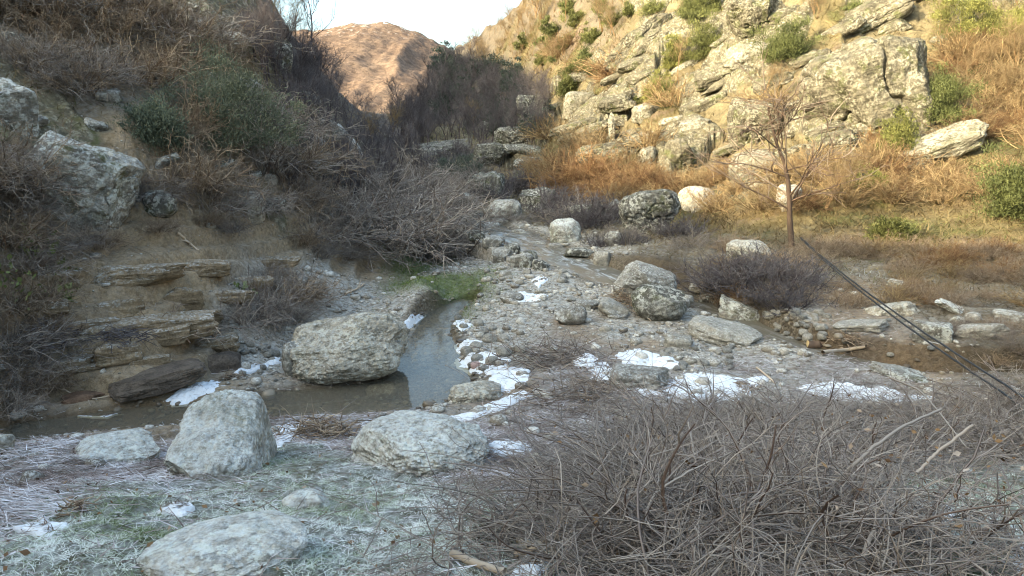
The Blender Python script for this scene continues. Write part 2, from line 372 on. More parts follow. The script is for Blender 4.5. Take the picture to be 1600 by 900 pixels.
FROST = (.68, .72, .71)
def mat_ground():
    k = NT('ground', .92, .2); c = k.attr('tint'); g = k.attr('gravel', 'Fac'); fr = k.attr('frost', 'Fac'); wet = k.attr('wet', 'Fac')
    P = k.wpos()
    n1 = k.noise(1.1, 6, .65, P); n2 = k.noise(14, 5, .7, P); n3 = k.noise(70, 3, .7, P)
    c = k.mix(1, c, k.ramp(n1, [(.3, .62), (.7, 1.38)]), 'MULTIPLY')
    c = k.mix(1, c, k.ramp(n2, [(.3, .55), (.72, 1.42)]), 'MULTIPLY')
    c = k.mix(1, c, k.ramp(n3, [(.3, .72), (.7, 1.25)]), 'MULTIPLY')
    # pebbles
    v = k.vor(26, P, out='Color'); vd = k.vor(26, P)
    vs = k.n('SeparateColor'); k.set(vs.inputs[0], v)
    peb = k.mix(k.math('MULTIPLY', g, .75), c, k.ramp(vs.outputs[0], [(0, (.13, .105, .075)), (.45, (.27, .23, .17)), (.8, (.38, .34, .28)), (1, (.52, .48, .42))]))
    # bare beds of rock with lichen
    rk = k.ramp(k.math('ADD', k.attr('rocky', 'Fac'), k.math('MULTIPLY', k.math('SUBTRACT', n2, .5), .9)), [(.32, 0.0), (.5, 1.0)])
    rc = k.mix(k.ramp(k.noise(1.6, 5, .65, P), [(.35, 0.0), (.65, 1.0)]), (.08, .072, .052), (.20, .178, .12))
    rc = k.mix(1, rc, k.ramp(n2, [(.3, .5), (.7, 1.4)]), 'MULTIPLY'); rc = k.mix(1, rc, k.ramp(n3, [(.3, .65), (.7, 1.3)]), 'MULTIPLY')
    rc = k.mix(k.math('MULTIPLY', k.ramp(k.noise(8, 7, .78, P), [(.52, 0.0), (.57, 1.0)]), .8), rc, (.36, .34, .255))
    rc = k.mix(k.math('MULTIPLY', k.ramp(k.noise(1.9, 5, .7, k.map(P, loc=(5, 3, 1))), [(.54, 0.0), (.66, 1.0)]), .7), rc, (.12, .125, .04))
    peb = k.mix(rk, peb, rc)
    # hoar frost lies on what faces the sky
    f = k.math('MULTIPLY', fr, k.ramp(k.noise(9, 6, .75, P), [(.40, 0.0), (.62, 1.0)]))
    f = k.math('MULTIPLY', f, k.ramp(k.nz(), [(.35, .1), (.85, 1.0)]), clamp=True)
    c = k.mix(f, peb, FROST)
    b = k.bump(k.math('ADD', k.math('MULTIPLY', n2, 1.0), k.math('MULTIPLY', n3, .35)), .9, .06)
    b = k.bump(k.math('MULTIPLY', k.math('SUBTRACT', 1.0, vd), g), .6, .03, b)
    r = k.math('SUBTRACT', .93, k.math('MULTIPLY', wet, .55))
    c = k.mix(wet, c, k.mix(1, c, (.5, .47, .42), 'MULTIPLY'))
    return k.done(c, b, r)
def mat_water():
    k = NT('stream_water', .04, .5); p = k.p; P = k.wpos(); out = k.t.nodes['Material Output']
    fo = k.attr('foam', 'Fac'); FL = k.attr('flow', 'Vector'); fn = k.noise(1, 6, .7, k.map(FL, (1.5, 4.0, 1)), 1.2)
    f = k.math('MULTIPLY', fo, k.ramp(fn, [(.50, 0.0), (.64, 1.0)]), clamp=True)
    w = k.math('ADD', k.noise(1, 3, .5, k.map(FL, (1.6, 4.5, 1)), .5), k.math('MULTIPLY', k.noise(15, 3, .5, P), .22))
    x = k.n('Bump'); x.inputs['Distance'].default_value = .03; k.set(x.inputs['Height'], w); k.set(x.inputs['Strength'], k.math('ADD', .16, k.math('MULTIPLY', fo, .5)))
    k.set(p.inputs['Base Color'], k.mix(f, k.attr('tint'), (.62, .68, .72))); k.set(p.inputs['Roughness'], .6); k.t.links.new(x.outputs[0], p.inputs['Normal'])
    tr = k.n('BsdfTransparent'); k.set(tr.inputs[0], k.mix(.0, k.attr('through'), (1, 1, 1))); gl = k.n('BsdfGlossy'); gl.inputs['Roughness'].default_value = .04; k.t.links.new(x.outputs[0], gl.inputs['Normal'])
    body = k.n('MixShader'); k.set(body.inputs[0], k.math('MULTIPLY', k.attr('clear', 'Fac'), k.math('SUBTRACT', 1.0, f))); k.t.links.new(p.outputs[0], body.inputs[1]); k.t.links.new(tr.outputs[0], body.inputs[2])
    fr = k.n('Fresnel'); fr.inputs['IOR'].default_value = 1.33; k.t.links.new(x.outputs[0], fr.inputs['Normal'])
    mx = k.n('MixShader'); k.set(mx.inputs[0], k.math('MULTIPLY', fr.outputs[0], k.math('SUBTRACT', 1.0, k.math('MULTIPLY', f, .8)))); k.t.links.new(body.outputs[0], mx.inputs[1]); k.t.links.new(gl.outputs[0], mx.inputs[2])
    k.t.links.new(mx.outputs[0], out.inputs['Surface'])
    return k.m
# ------------------------------------------------------------------ ground: one sheet out to the horizon
def axis():
    a = np.r_[np.linspace(-180, -60, 40, endpoint=False), np.linspace(-60, -39, 40, endpoint=False), np.linspace(-39, 39, 760, endpoint=False),
              np.linspace(39, 60, 40, endpoint=False), np.linspace(60, 180, 40, endpoint=False)]
    r = [.6]
    while r[-1] < 900:
        q = r[-1]; r.append(q*(1.0075 if q < 6 else 1.0045 if q < 14 else 1.0048 if q < 60 else 1.016 if q < 200 else 1.06))
    return np.radians(a), np.array(r)
az, rr = axis()
A, B = np.meshgrid(az, rr, indexing='ij')
XY = np.stack([np.sin(A)*B, np.cos(A)*B], -1).reshape(-1, 2)
zn = zones(XY); Zh = height(XY, True, zn)
na, nr = len(az), len(rr)
_hg = Zh.reshape(na, nr)
def height(XY, detail=True, zn=None):            # from here on: read off the finished sheet
    XY = np.asarray(XY, float); a = np.arctan2(XY[:, 0], XY[:, 1]); r = np.clip(np.hypot(XY[:, 0], XY[:, 1]), rr[0], rr[-1]*.999)
    i = np.clip(np.searchsorted(az, a, 'right')-1, 0, na-1); j = np.clip(np.searchsorted(rr, r, 'right')-1, 0, nr-2); i2 = (i+1) % na
    fa = np.clip((a-az[i])/((az[i2]-az[i]) % (2*math.pi)), 0, 1); fr_ = (r-rr[j])/(rr[j+1]-rr[j])
    return (_hg[i, j]*(1-fr_)+_hg[i, j+1]*fr_)*(1-fa)+(_hg[i2, j]*(1-fr_)+_hg[i2, j+1]*fr_)*fa
i0 = np.arange(na)[:, None]; j0 = np.arange(nr-1)[None]
i1 = (i0+1) % na
Fq = np.stack([i0*nr+j0, i1*nr+j0, i1*nr+j0+1, i0*nr+j0+1], -1).reshape(-1, 4)[:, ::-1]
V = np.concatenate([XY, Zh[:, None]], 1)
V = np.concatenate([V, [[0, 0, Zh.reshape(na, nr)[:, 0].mean()]]]); cidx = len(V)-1
Ft = np.stack([np.full(na, cidx), ((np.arange(na)+1) % na)*nr, np.arange(na)*nr], -1)[:, ::-1]
ZC = {'mud': (.29, .215, .14), 'gravel': (.30, .27, .22), 'frost_grass': (.10, .10, .06), 'litter': (.17, .135, .11), 'dry_grass': (.30, .20, .085),
      'earth': (.33, .245, .145), 'scrub': (.155, .125, .085), 'moss': (.10, .14, .035), 'wood': (.13, .11, .09), 'rock': (.20, .165, .095)}
ZF = {'mud': .12, 'gravel': .55, 'frost_grass': .45, 'litter': .45, 'dry_grass': 0, 'earth': .10, 'scrub': .22, 'moss': .15, 'wood': .1, 'rock': 0}
ZG = {'mud': .25, 'gravel': 1, 'frost_grass': .1, 'litter': .4, 'dry_grass': .1, 'earth': .25, 'scrub': .1, 'moss': .1, 'wood': 0, 'rock': 0}
T = lambda D: zn@np.array([D[z] for z in ZONES])
_P3 = np.concatenate([XY, np.zeros((len(XY), 1))], 1)
dg = zn[:, [ZONES.index('dry_grass')]]; v1 = fbm(_P3*.35, 4, 201)[:, None]; v2 = fbm(_P3*1.4, 4, 205)[:, None]; v3 = fbm(_P3*.8, 4, 209)[:, None]
DGC = np.array([.18, .145, .065])*np.ones((len(XY), 1)); DGC = DGC+(np.array([.165, .105, .048])-DGC)*sstep(.12, .5, v1)*.7; DGC = DGC+(np.array([.105, .105, .035])-DGC)*sstep(.08, .35, v2); DGC = DGC+(np.array([.17, .125, .085])-DGC)*sstep(.1, .4, v3)
b, lev, wid = bed_info(XY)
wet = sstep(1.5, 1.05, b)*.9
sunny = sstep(0, 6, XY[:, 0]*.5578-XY[:, 1]*-.83-14)      # nothing frozen remains up the sunny slope
rocky = np.zeros(len(XY)); _k = np.nonzero(zn[:, ZONES.index('rock')] > .1)[0]
rocky[_k] = bedrock(XY[_k], base_surf(XY[_k]))[1]*sstep(.2, .5, zn[_k, ZONES.index('rock')])
frost = T(ZF)*(1-wet); frost = frost*(1-rocky*.6)*(1-sstep(40, 55, XY[:, 1])); tint = T(ZC)+dg*(DGC-np.array(ZC['dry_grass']))*1.0; gr = T(ZG)
fix = lambda a, v: np.concatenate([a, [v]]) if a.ndim == 1 else np.concatenate([a, [v]])
me = mesh_np('terrain', V, [Fq, Ft], attrs={'tint': fix(tint, [.15, .17, .11]), 'frost': fix(frost, .8), 'gravel': fix(gr, .1), 'wet': fix(wet, 0), 'rocky': fix(rocky, 0)}, mats=[mat_ground()])
tag(link('terrain', me), kind='structure')

# ------------------------------------------------------------------ water
def build_water():
    Vs, Fs, fo, cl, ti, fl, off = [], [], [], [], [], [], 0
    for bi, Q in enumerate(beds):
        n = len(Q); T_ = np.gradient(Q[:, :2], axis=0); T_ /= np.linalg.norm(T_, axis=1)[:, None]; Nn = np.stack([-T_[:, 1], T_[:, 0]], 1)
        us = np.linspace(-1.12, 1.12, 19)
        X = Q[:, None, :2]+Nn[:, None]*us[None, :, None]*Q[:, None, 3:4]
        Zw = np.repeat(Q[:, 2:3], len(us), 1)+.012
        fall = np.abs(np.gradient(Q[:, 2]))/.12
        f = np.repeat(np.clip(fall*9, 0, .7)[:, None], len(us), 1)*np.clip(1.2-np.abs(us), 0, 1)[None] if bi == 0 else np.zeros((n, len(us)))
        if bi == 0: Zw = Zw+.05*f*.5*fbm(np.concatenate([X.reshape(-1, 2)*5, np.zeros((X.shape[0]*X.shape[1], 1))], 1), 3, 4).reshape(Zw.shape)
        else: Zw += .002
        Vs.append(np.concatenate([X, Zw[..., None]], -1).reshape(-1, 3)); fo.append(f.ravel()); cl.append(np.full(f.size, .25 if bi == 0 else .86))
        ti.append(np.tile((.17, .15, .11) if bi == 0 else (.62, .58, .46), (f.size, 1)))
        fl.append(np.stack([np.repeat(np.arange(n)[:, None]*.12, len(us), 1), us[None]*Q[:, 3:4], np.zeros((n, len(us)))], -1).reshape(-1, 3))
        m = len(us); a = np.arange(n-1)[:, None]; c = np.arange(m-1)[None]
        Fs.append(np.stack([a*m+c, a*m+c+1, (a+1)*m+c+1, (a+1)*m+c], -1).reshape(-1, 4)[:, ::-1]+off); off += n*m
    mw = mat_water()
    for k in range(2):
        F = Fs[k]-(0 if k == 0 else len(Vs[0]))
        me = mesh_np('water', Vs[k], [F], attrs={'foam': fo[k], 'clear': cl[k], 'tint': ti[k], 'through': np.tile((.80, .74, .58), (len(fo[k]), 1)), 'flow': fl[k]}, mats=[mw])
        o = link(['stream', 'pool_water'][k], me); tag(o, kind='structure')
build_water()

# ------------------------------------------------------------------ the mountain at the valley's end
def build_mountain():
    xs = np.linspace(-520, 260, 260); ys = np.linspace(420, 1250, 240); X, Yy = np.meshgrid(xs, ys, indexing='ij')
    px = [-520, -330, -236, -205, -150, -112, -80, -58, 0, 120, 260]; pz = [150, 132, 124, 131, 134, 122, 108, 94, 70, 60, 70]
    top = np.interp(X, px, pz); P = np.stack([X.ravel()/70, Yy.ravel()/70, np.zeros(X.size)], 1)
    f = np.clip((Yy-420)/(900-420), 0, 1); prof = np.where(Yy < 900, f**1.15, 1-.35*((Yy-900)/350)**2)
    gul = fbm(P*np.array([1.6, .55, 1]), 4, 61, ridge=True).reshape(X.shape); fo = fbm(P*9, 3, 66).reshape(X.shape)
    zz = top*prof+(gul*9+fbm(P*np.array([3.6, 1.6, 1]), 4, 63, ridge=True).reshape(X.shape)*3.5)*np.clip(f*(1.15-f)*2.4, 0, 1)*(Yy < 905)+fo*1.6-6
    n = len(ys); i, j = np.meshgrid(np.arange(len(xs)-1), np.arange(n-1), indexing='ij'); F = np.stack([i*n+j, (i+1)*n+j, (i+1)*n+j+1, i*n+j+1], -1).reshape(-1, 4)
    k = NT('mountain_woods', .95, .1); W = k.wpos(); a = k.noise(.012, 6, .65, W); b_ = k.noise(.16, 5, .75, W); sz = k.n('SeparateXYZ'); k.set(sz.inputs[0], W)
    c = k.ramp(a, [(.3, (.105, .075, .057)), (.48, (.145, .10, .073)), (.7, (.18, .13, .095))]); c = k.mix(1, c, k.ramp(b_, [(.3, .5), (.7, 1.5)]), 'MULTIPLY')
    hi = k.math('MULTIPLY', k.ramp(k.math('DIVIDE', sz.outputs['Z'], 150.0), [(.66, 0.0), (.86, 1.0)]), k.ramp(k.noise(.11, 4, .7, W), [(.56, 0.0), (.62, 1.0)]))
    c = k.mix(1, c, k.ramp(k.noise(.33, 5, .8, W), [(.3, .68), (.7, 1.3)]), 'MULTIPLY'); c = k.mix(hi, c, (.50, .46, .42))
    m = k.done(c, k.bump(k.math('ADD', b_, k.math('MULTIPLY', k.noise(.4, 4, .8, W), .3)), .7, 3.0))
    tag(link('mountain', mesh_np('mountain', np.stack([X, Yy, zz], -1).reshape(-1, 3), [F], mats=[m])), kind='structure')
build_mountain()
# ------------------------------------------------------------------ rocks
def mat_rock(name, base, dark, lichen=.35, licol=(.55,.55,.48), frost=0.0, moss=.1, cobbles=.3, wet=0.0, strata=0.0, fine=1.0):
    k = NT(name, .9-.5*wet, .25); P = k.pos(); r = k.rnd()
    Pm = k.n('VectorMath', operation='ADD'); k.set(Pm.inputs[0], P); k.set(Pm.inputs[1], r); P = Pm.outputs[0]
    n1 = k.noise(1.3*fine, 6, .65, P); n2 = k.noise(7*fine, 6, .7, P); n3 = k.noise(38*fine, 4, .7, P)
    c = k.mix(k.ramp(n1, [(.33, 0.0), (.66, 1.0)]), dark, base)
    c = k.mix(1, c, k.ramp(n2, [(.3, .5), (.7, 1.4)]), 'MULTIPLY'); c = k.mix(1, c, k.ramp(n3, [(.3, .65), (.7, 1.3)]), 'MULTIPLY')
    h = k.math('ADD', n2, k.math('MULTIPLY', n3, .4))
    if cobbles:
        Pd = k.n('VectorMath', operation='ADD'); k.set(Pd.inputs[0], P)
        nv = k.n('TexNoise'); nv.inputs['Scale'].default_value = 9; k.set(nv.inputs['Vector'], P); sc = k.n('VectorMath', operation='SCALE'); k.set(sc.inputs[0], nv.outputs['Color']); sc.inputs['Scale'].default_value = .10
        k.set(Pd.inputs[1], sc); vd = k.vor(15*fine, Pd); vc = k.n('SeparateColor'); k.set(vc.inputs[0], k.vor(15*fine, Pd, out='Color'))
        c = k.mix(cobbles*.8, c, k.mix(1, c, k.ramp(vc.outputs[0], [(0, .55), (.5, 1.0), (1, 1.6)]), 'MULTIPLY'))
        h = k.math('ADD', h, k.math('MULTIPLY', k.math('SUBTRACT', .5, vd), 1.3*cobbles))
    if strata:
        sn = k.noise(5*fine, 4, .6, k.map(P, (.25, .25, 3.2))); h = k.math('ADD', h, k.math('MULTIPLY', sn, 1.6*strata))
        c = k.mix(strata*.8, c, k.mix(1, c, k.ramp(sn, [(.35, .55), (.65, 1.35)]), 'MULTIPLY'))
    if moss:
        m = k.math('MULTIPLY', k.ramp(k.noise(2.6*fine, 5, .7, k.map(P, loc=(3, 1, 7))), [(.52, 0.0), (.66, 1.0)]), min(1, moss*2)); c = k.mix(m, c, (.085, .095, .03))
    if lichen:
        a = .60-.16*lichen
        l = k.ramp(k.noise(11*fine, 7, .78, k.map(P, loc=(9, 4, 2))), [(a, 0.0), (a+.045, 1.0)])
        l2 = k.ramp(k.noise(2.0*fine, 3, .6, k.map(P, loc=(2, 8, 2))), [(.36, 0.15), (.6, 1.0)])
        c = k.mix(k.math('MULTIPLY', k.math('MULTIPLY', l, l2), .85), c, licol)
    if frost:
        f = k.math('MULTIPLY', k.ramp(k.nz(), [(-.15, 0.0), (.6, 1.0)]), k.ramp(k.noise(24, 6, .8, P), [(.56-.2*frost, 0.0), (.66-.1*frost, 1.0)]))
        f = k.math('MULTIPLY', f, k.ramp(k.noise(2.6, 4, .65, k.map(P, loc=(1, 6, 4))), [(.3, .35), (.6, 1.0)])); f = k.math('MULTIPLY', f, k.ramp(k.noise(55, 3, .8, P), [(.35, .55), (.6, 1.0)]))
        c = k.mix(k.math('MULTIPLY', f, min(1, frost*2.3), clamp=True), c, FROST)
    return k.done(c, k.bump(h, .85, .045/fine))
MR = {
 'frosted': mat_rock('frosted_boulder', (.46,.44,.385), (.25,.235,.195), .5, (.62,.65,.58), .75, .2, .5),
 'pale': mat_rock('pale_conglomerate', (.43,.395,.32), (.26,.235,.185), .55, (.56,.56,.49), .3, .1, .55),
 'dark': mat_rock('dark_lichen_rock', (.135,.13,.11), (.06,.058,.05), .62, (.50,.50,.44), .12, .3, .2),
 'grey': mat_rock('grey_stream_rock', (.28,.265,.23), (.15,.14,.12), .3, (.5,.5,.45), .4, .12, .25),
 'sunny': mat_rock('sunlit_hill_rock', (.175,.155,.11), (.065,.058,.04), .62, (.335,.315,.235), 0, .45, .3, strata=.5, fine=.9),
 'white': mat_rock('white_lichen_slab', (.20,.18,.13), (.085,.076,.053), .85, (.39,.375,.30), 0, .25, .25, fine=1.0),
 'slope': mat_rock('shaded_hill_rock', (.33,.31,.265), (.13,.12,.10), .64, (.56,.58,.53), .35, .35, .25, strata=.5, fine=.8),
 'brown': mat_rock('brown_bedrock', (.33,.255,.165), (.21,.16,.10), .0, (.4,.4,.4), .4, .05, .15, strata=.6),
 'red': mat_rock('reddish_bedrock', (.23,.14,.09), (.16,.105,.07), .0, (.4,.4,.4), .0, .0, .15),
 'smooth': mat_rock('wet_smooth_bedrock', (.15,.12,.09), (.095,.077,.062), .0, (.4,.4,.4), 0, .0, .0, wet=.5),
 'cobble': mat_rock('stream_cobble', (.35,.33,.28), (.23,.215,.18), .05, (.5,.5,.45), .32, .0, .0, fine=2),
 'pink': mat_rock('pink_cobble', (.50,.36,.32), (.44,.31,.27), .0, (.5,.5,.45), .1, .0, .0, fine=2),
}
_cs = {}
def cube_sphere(n):
    if n in _cs: return _cs[n]
    t = np.tan(np.linspace(-math.pi/4, math.pi/4, n+1)); a, b = np.meshgrid(t, t, indexing='ij'); o = np.ones_like(a)
    Vs, Fs, off = [], [], 0
    for f in [np.stack(x, -1) for x in ((o, a, b), (-o, b, a), (b, o, a), (a, -o, b), (a, b, o), (b, a, -o))]:
        Vs.append(f.reshape(-1, 3)); i, j = np.meshgrid(np.arange(n), np.arange(n), indexing='ij'); m = n+1
        Fs.append(np.stack([i*m+j, (i+1)*m+j, (i+1)*m+j+1, i*m+j+1], -1).reshape(-1, 4)+off); off += m*m
    V = np.concatenate(Vs); V /= np.linalg.norm(V, axis=1)[:, None]; F = np.concatenate(Fs)
    key = np.round(V*1e5).astype(np.int64); _, first, inv = np.unique(key, axis=0, return_index=True, return_inverse=True)
    V = V[first]; F = inv.ravel()[F]; _cs[n] = (V, F); return V, F
def rock_shape(seed, n=28, block=4.0, cuts=7, rough=1.0, cutd=(.62, .92), crack=0.0, pebble=0.0, pf=13):
    """unit rock, about -1..1"""
    r = np.random.default_rng(seed); S, F = cube_sphere(n)
    p = S/((np.abs(S)**block).sum(1)**(1/block))[:, None]
    for _ in range(cuts):
        nn = r.normal(size=3); nn /= np.linalg.norm(nn); d = r.uniform(*cutd)*np.abs(nn).sum()**.5
        e = p@nn-d; p = p-nn*(np.where(e > 0, e*.93, 0))[:, None]
    o = r.uniform(-50, 50, 3)
    nrm = p/np.linalg.norm(p, axis=1)[:, None]
    disp = fbm(p*1.1+o, 2, seed)*.16+fbm(p*2.8+o, 4, seed+3)*.10+fbm(p*9+o, 3, seed+5, ridge=True)*.022
    if crack:
        q = fbm(p*1.5+o+9, 3, seed+8); disp = disp-crack*np.exp(-(q/.05)**2)
    if pebble: disp = disp+pebble*np.clip(vnoise(p*pf+o, seed+21)+.2, 0, 1)*sstep(-.1, .25, fbm(p*1.2-o, 2, seed+23))
    p = p+nrm*(disp*rough)[:, None]
    p = p-(p.max(0)+p.min(0))/2; p = p/((p.max(0)-p.min(0))/2)
    return p, F
def frame_at(P, roll=0.0, lean=0.0, tilt=0.0, yaw=0.0):
    """rock axes at a ground point: along the picture's right, away, up; lean = how far 'up' follows the slope"""
    e = .25*max(1, np.linalg.norm(P-CAM)/15); q = height(np.array([[P[0]-e, P[1]], [P[0]+e, P[1]], [P[0], P[1]-e], [P[0], P[1]+e]]))
    nrm = np.array([-(q[1]-q[0])/(2*e), -(q[3]-q[2])/(2*e), 1]); nrm /= np.linalg.norm(nrm)
    up = (1-lean)*np.array([0, 0, 1.])+lean*nrm; up /= np.linalg.norm(up)
    vd = np.array([P[0], P[1], 0]); vd /= np.linalg.norm(vd); vd = vd*math.cos(yaw)+np.array([vd[1], -vd[0], 0])*math.sin(yaw)
    h = np.cross(vd, [0, 0, 1.]); ex = h*math.cos(roll)+np.array([0, 0, 1.])*math.sin(roll)
    up = up-ex*(up@ex); up /= np.linalg.norm(up); ey = np.cross(up, ex); M = np.stack([ex, ey, up], 1)
    ct, st = math.cos(tilt), math.sin(tilt)
    return M@np.array([[1, 0, 0], [0, ct, -st], [0, st, ct]])
ROCKS = []
def rock(label, box, mat, seed, name='boulder', block=4.0, cuts=7, depth=.8, roll=0, lean=0., tilt=0, yaw=0, sink=.25, n=None, rough=1.0, cat=None, group=None, crack=0.0, fit=4, flat=None, pebble=0.0, slab=None, pf=13, push=.32):
    x0, x1, y0, y1 = box; wpx, hpx = x1-x0, y1-y0
    n = n or int(np.clip(max(wpx, hpx)*.42, 10, 64))
    p, F = rock_shape(seed, n, block, cuts, rough, crack=crack, pebble=pebble, pf=pf); roll, tilt, yaw = R_(roll), R_(tilt), R_(yaw)
    cx, cy_ = (x0+x1)/2, y1-.15*hpx; P = hit(cx, cy_)
    if P is None: print('no ground for', label); return None
    D = project(P)[2]; w = wpx/FPX*D; h = hpx/FPX*D; d = depth*w if flat is None else flat
    if slab: w = math.hypot(w, h); h = slab*w; d = depth*w
    for it in range(fit):
        M = frame_at(P, roll, lean, tilt, yaw); back = np.array([P[0], P[1], 0])/np.hypot(P[0], P[1])
        c = P+back*d*push*(1-lean); c[2] = ground(c[0], c[1])
        C = c+M[:, 2]*h*(.5-sink)
        Vw = C+(p*np.array([w, d, h])/2)@M.T
        g = height(Vw[:, :2]); vis = Vw[:, 2] > g-.01
        if vis.sum() < 8: h *= 1.3; continue
        X, Yp, _ = project(Vw[vis]); bw, bh = X.max()-X.min(), Yp.max()-Yp.min()
        if it == fit-1: break
        if slab: q = np.clip(math.hypot(wpx, hpx)/math.hypot(bw, bh), .7, 1.4); w *= q; h *= q; d *= q
        else: w *= np.clip(wpx/bw, .7, 1.4); h *= np.clip(hpx/bh, .7, 1.4)
        if lean > .4 and not slab: d *= np.clip(hpx/bh, .7, 1.4)
        cx += (x0+x1)/2-(X.max()+X.min())/2; cy_ += ((y1-Yp.max())*.65+(y0-Yp.min())*.35)*.8
        Q = hit(cx, min(cy_, 899)); P = Q if Q is not None else P
    L = p*np.array([w, d, h])/2
    me = mesh_np(name, L, [F], mats=[MR[mat]]); o = link(name, me)
    from mathutils import Matrix
    o.matrix_world = Matrix.Translation(C) @ Matrix(M.tolist()).to_4x4()
    tag(o, label, cat or name.split('_')[-1], group); o['kind'] = 'thing'; ROCKS.append((C, max(w, d)/2, o))
    return o

# --- beside the stream, shade
rock('big pale rounded boulder standing in the pool', (447,640,487,602), 'pale', 11, block=3.0, cuts=6, depth=.85, sink=.16, n=110, pebble=.035, pf=22, roll=6)
rock('small lichened rock against the big pale boulder', (440,482,532,590), 'grey', 12, block=3, sink=.2)
rock('big flat-topped frosted boulder on the near bank', (258,432,608,752), 'frosted', 139, block=6, cuts=1, depth=1.15, sink=.42, n=100, roll=3, yaw=14, tilt=20, pebble=.03, rough=.8, pf=24)
rock('low frosted rock beside the flat-topped boulder', (115,250,668,730), 'frosted', 14, block=3, depth=.9, sink=.42, n=56)
rock('broad frosted boulder half buried in frosty grass', (548,766,640,748), 'frosted', 15, block=2.8, cuts=5, depth=1.1, sink=.38, pebble=.035, pf=26, n=80)
rock('pebbly frosted boulder cut off by the lower frame edge', (212,482,816,925), 'frosted', 16, block=2.3, cuts=3, depth=.8, sink=.2, n=110, pebble=.06, pf=15)
rock('small stony lump pushing through frosty grass', (440,520,762,800), 'frosted', 17, name='rock', block=2.6, sink=.4)
rock('round dark boulder speckled with white lichen', (986,1074,444,503), 'dark', 18, block=2.7, cuts=4, depth=.9, sink=.14, n=56)
rock('large sloping wedge-shaped boulder at the water edge', (965,1052,387,450), 'grey', 19, block=4, cuts=9, depth=.8, roll=-14, sink=.25, n=56)
rock('tall dark cracked boulder under the sunny slope', (966,1064,297,370), 'dark', 20, block=4.5, cuts=9, depth=.8, roll=12, sink=.15, n=60, crack=.14)
rock('thin tilted slab leaning beside the dark cracked boulder', (944,969,311,336), 'slope', 21, name='slab', block=5, depth=.5, roll=-40, sink=.1)
rock('grey boulder with sloping top alone on the gravel', (866,918,477,509), 'grey', 22, block=4, cuts=8, sink=.15, roll=5)
rock('pale flat slab leaning by the driftwood', (934,982,464,498), 'cobble', 23, name='slab', block=5, depth=1.1, roll=-20, sink=.25)
rock('small grey stone lying under the pale slab', (948,980,488,499), 'grey', 24, name='stone', block=3)
rock('flat brownish rock ringed with snow on the gravel bar', (950,1046,567,612), 'grey', 25, block=5, cuts=6, depth=.8, sink=.2, n=46, roll=-3)
rock('large smooth pale slab by the brown water', (1074,1192,494,542), 'cobble', 26, name='slab', block=3.4, depth=.8, sink=.35, n=46, roll=-12, lean=.4)
rock('squarish grey rock in midstream', (1088,1126,458,492), 'dark', 27, block=4.5, depth=.8, sink=.12)
rock('long lichened rock sloping down to the stone pile', (1120,1202,468,522), 'slope', 28, block=4, depth=.7, roll=-22, sink=.25, n=44)
rock('low pale rock at the far water edge', (1045,1080,446,462), 'cobble', 29, name='rock', block=3)
rock('low rusty grey rock beside the far water edge', (1076,1112,440,460), 'grey', 30, name='rock', block=3.4)
rock('flat mossy rock above the little cascade', (880,928,387,407), 'dark', 31, name='rock', block=4.5, sink=.1)
rock('upright tan rock beside the little cascade', (926,954,392,420), 'cobble', 32, name='rock', block=4.5, sink=.1)
rock('pointed rock below the cascade', (876,914,404,431), 'grey', 33, name='rock', block=3.5, cuts=10, roll=25, sink=.1)
rock('frosted tussocky rock above the rapids', (858,908,340,386), 'frosted', 34, name='rock', block=3, sink=.3)
rock('small dark grey rock under the leafless bank scrub', (944,972,361,385), 'slope', 35, name='rock', block=3, sink=.2)
rock('lichened rock on the inner bend of the stream', (756,816,311,349), 'slope', 36, block=3.5, sink=.2, roll=8)
rock('half-submerged brown conglomerate rock with snow beside it', (700,784,594,632), 'pale', 37, name='rock', block=3, depth=.9, sink=.35, n=40, pebble=.05)
rock('flat grey rock in the pool at the big boulder foot', (570,624,598,626), 'grey', 38, name='rock', block=3.4, sink=.3)
rock('half-buried grey stone by the dry channel', (1036,1082,522,546), 'cobble', 39, name='stone', block=4, sink=.3)
rock('pale rock in tawny scrub at the shade edge', (1134,1206,374,412), 'pale', 40, name='rock', block=3, sink=.2)
rock('grey lump of rock low on the gravel bar', (898,940,468,486), 'grey', 41, name='rock', block=3, sink=.35)
rock('frosted flat rock midway along the gravel bar', (780,820,456,474), 'grey', 42, name='rock', block=3, sink=.35)
# --- right bank low rocks
rock('small white-topped rock alone on the scrubby bank', (1385,1414,435,454), 'pale', 43, name='rock', block=4, sink=.1)
rock('whitish cube of rock on the far bank ledge', (1483,1508,494,511), 'pale', 44, name='rock', block=4.5, sink=.1)
rock('tan rounded rock beside the whitish cube of rock', (1505,1534,487,506), 'cobble', 45, name='rock', block=3, sink=.1)
rock('layered grey ledge beneath the whitish cube of rock', (1424,1490,499,538), 'slope', 46, name='ledge', block=5, depth=.6, sink=.2, n=40)
rock('long pale ledge running out to the frame side', (1490,1580,505,530), 'cobble', 47, name='ledge', block=4, depth=.5, roll=12, sink=.3, n=40)
rock('grey bouldery outcrop at the end of the long pale ledge', (1550,1612,482,512), 'slope', 48, name='outcrop', block=3.6, sink=.25)
rock('smooth muddy shelf rock beside the cable', (1300,1390,498,520), 'cobble', 49, name='ledge', block=4, depth=.6, roll=10, sink=.35)
rock('long low pale ledge passing under the cable', (1350,1440,470,496), 'pale', 50, name='ledge', block=5, depth=.4, roll=16, sink=.3)
rock('frosted ledge over the brown backwater', (1365,1460,545,574), 'slope', 51, name='ledge', block=4, depth=.6, roll=-10, sink=.3, n=40)
rock('frosty rock slope above the backwater ledges', (1460,1512,468,490), 'frosted', 52, name='rock', block=3, roll=-20, sink=.3)
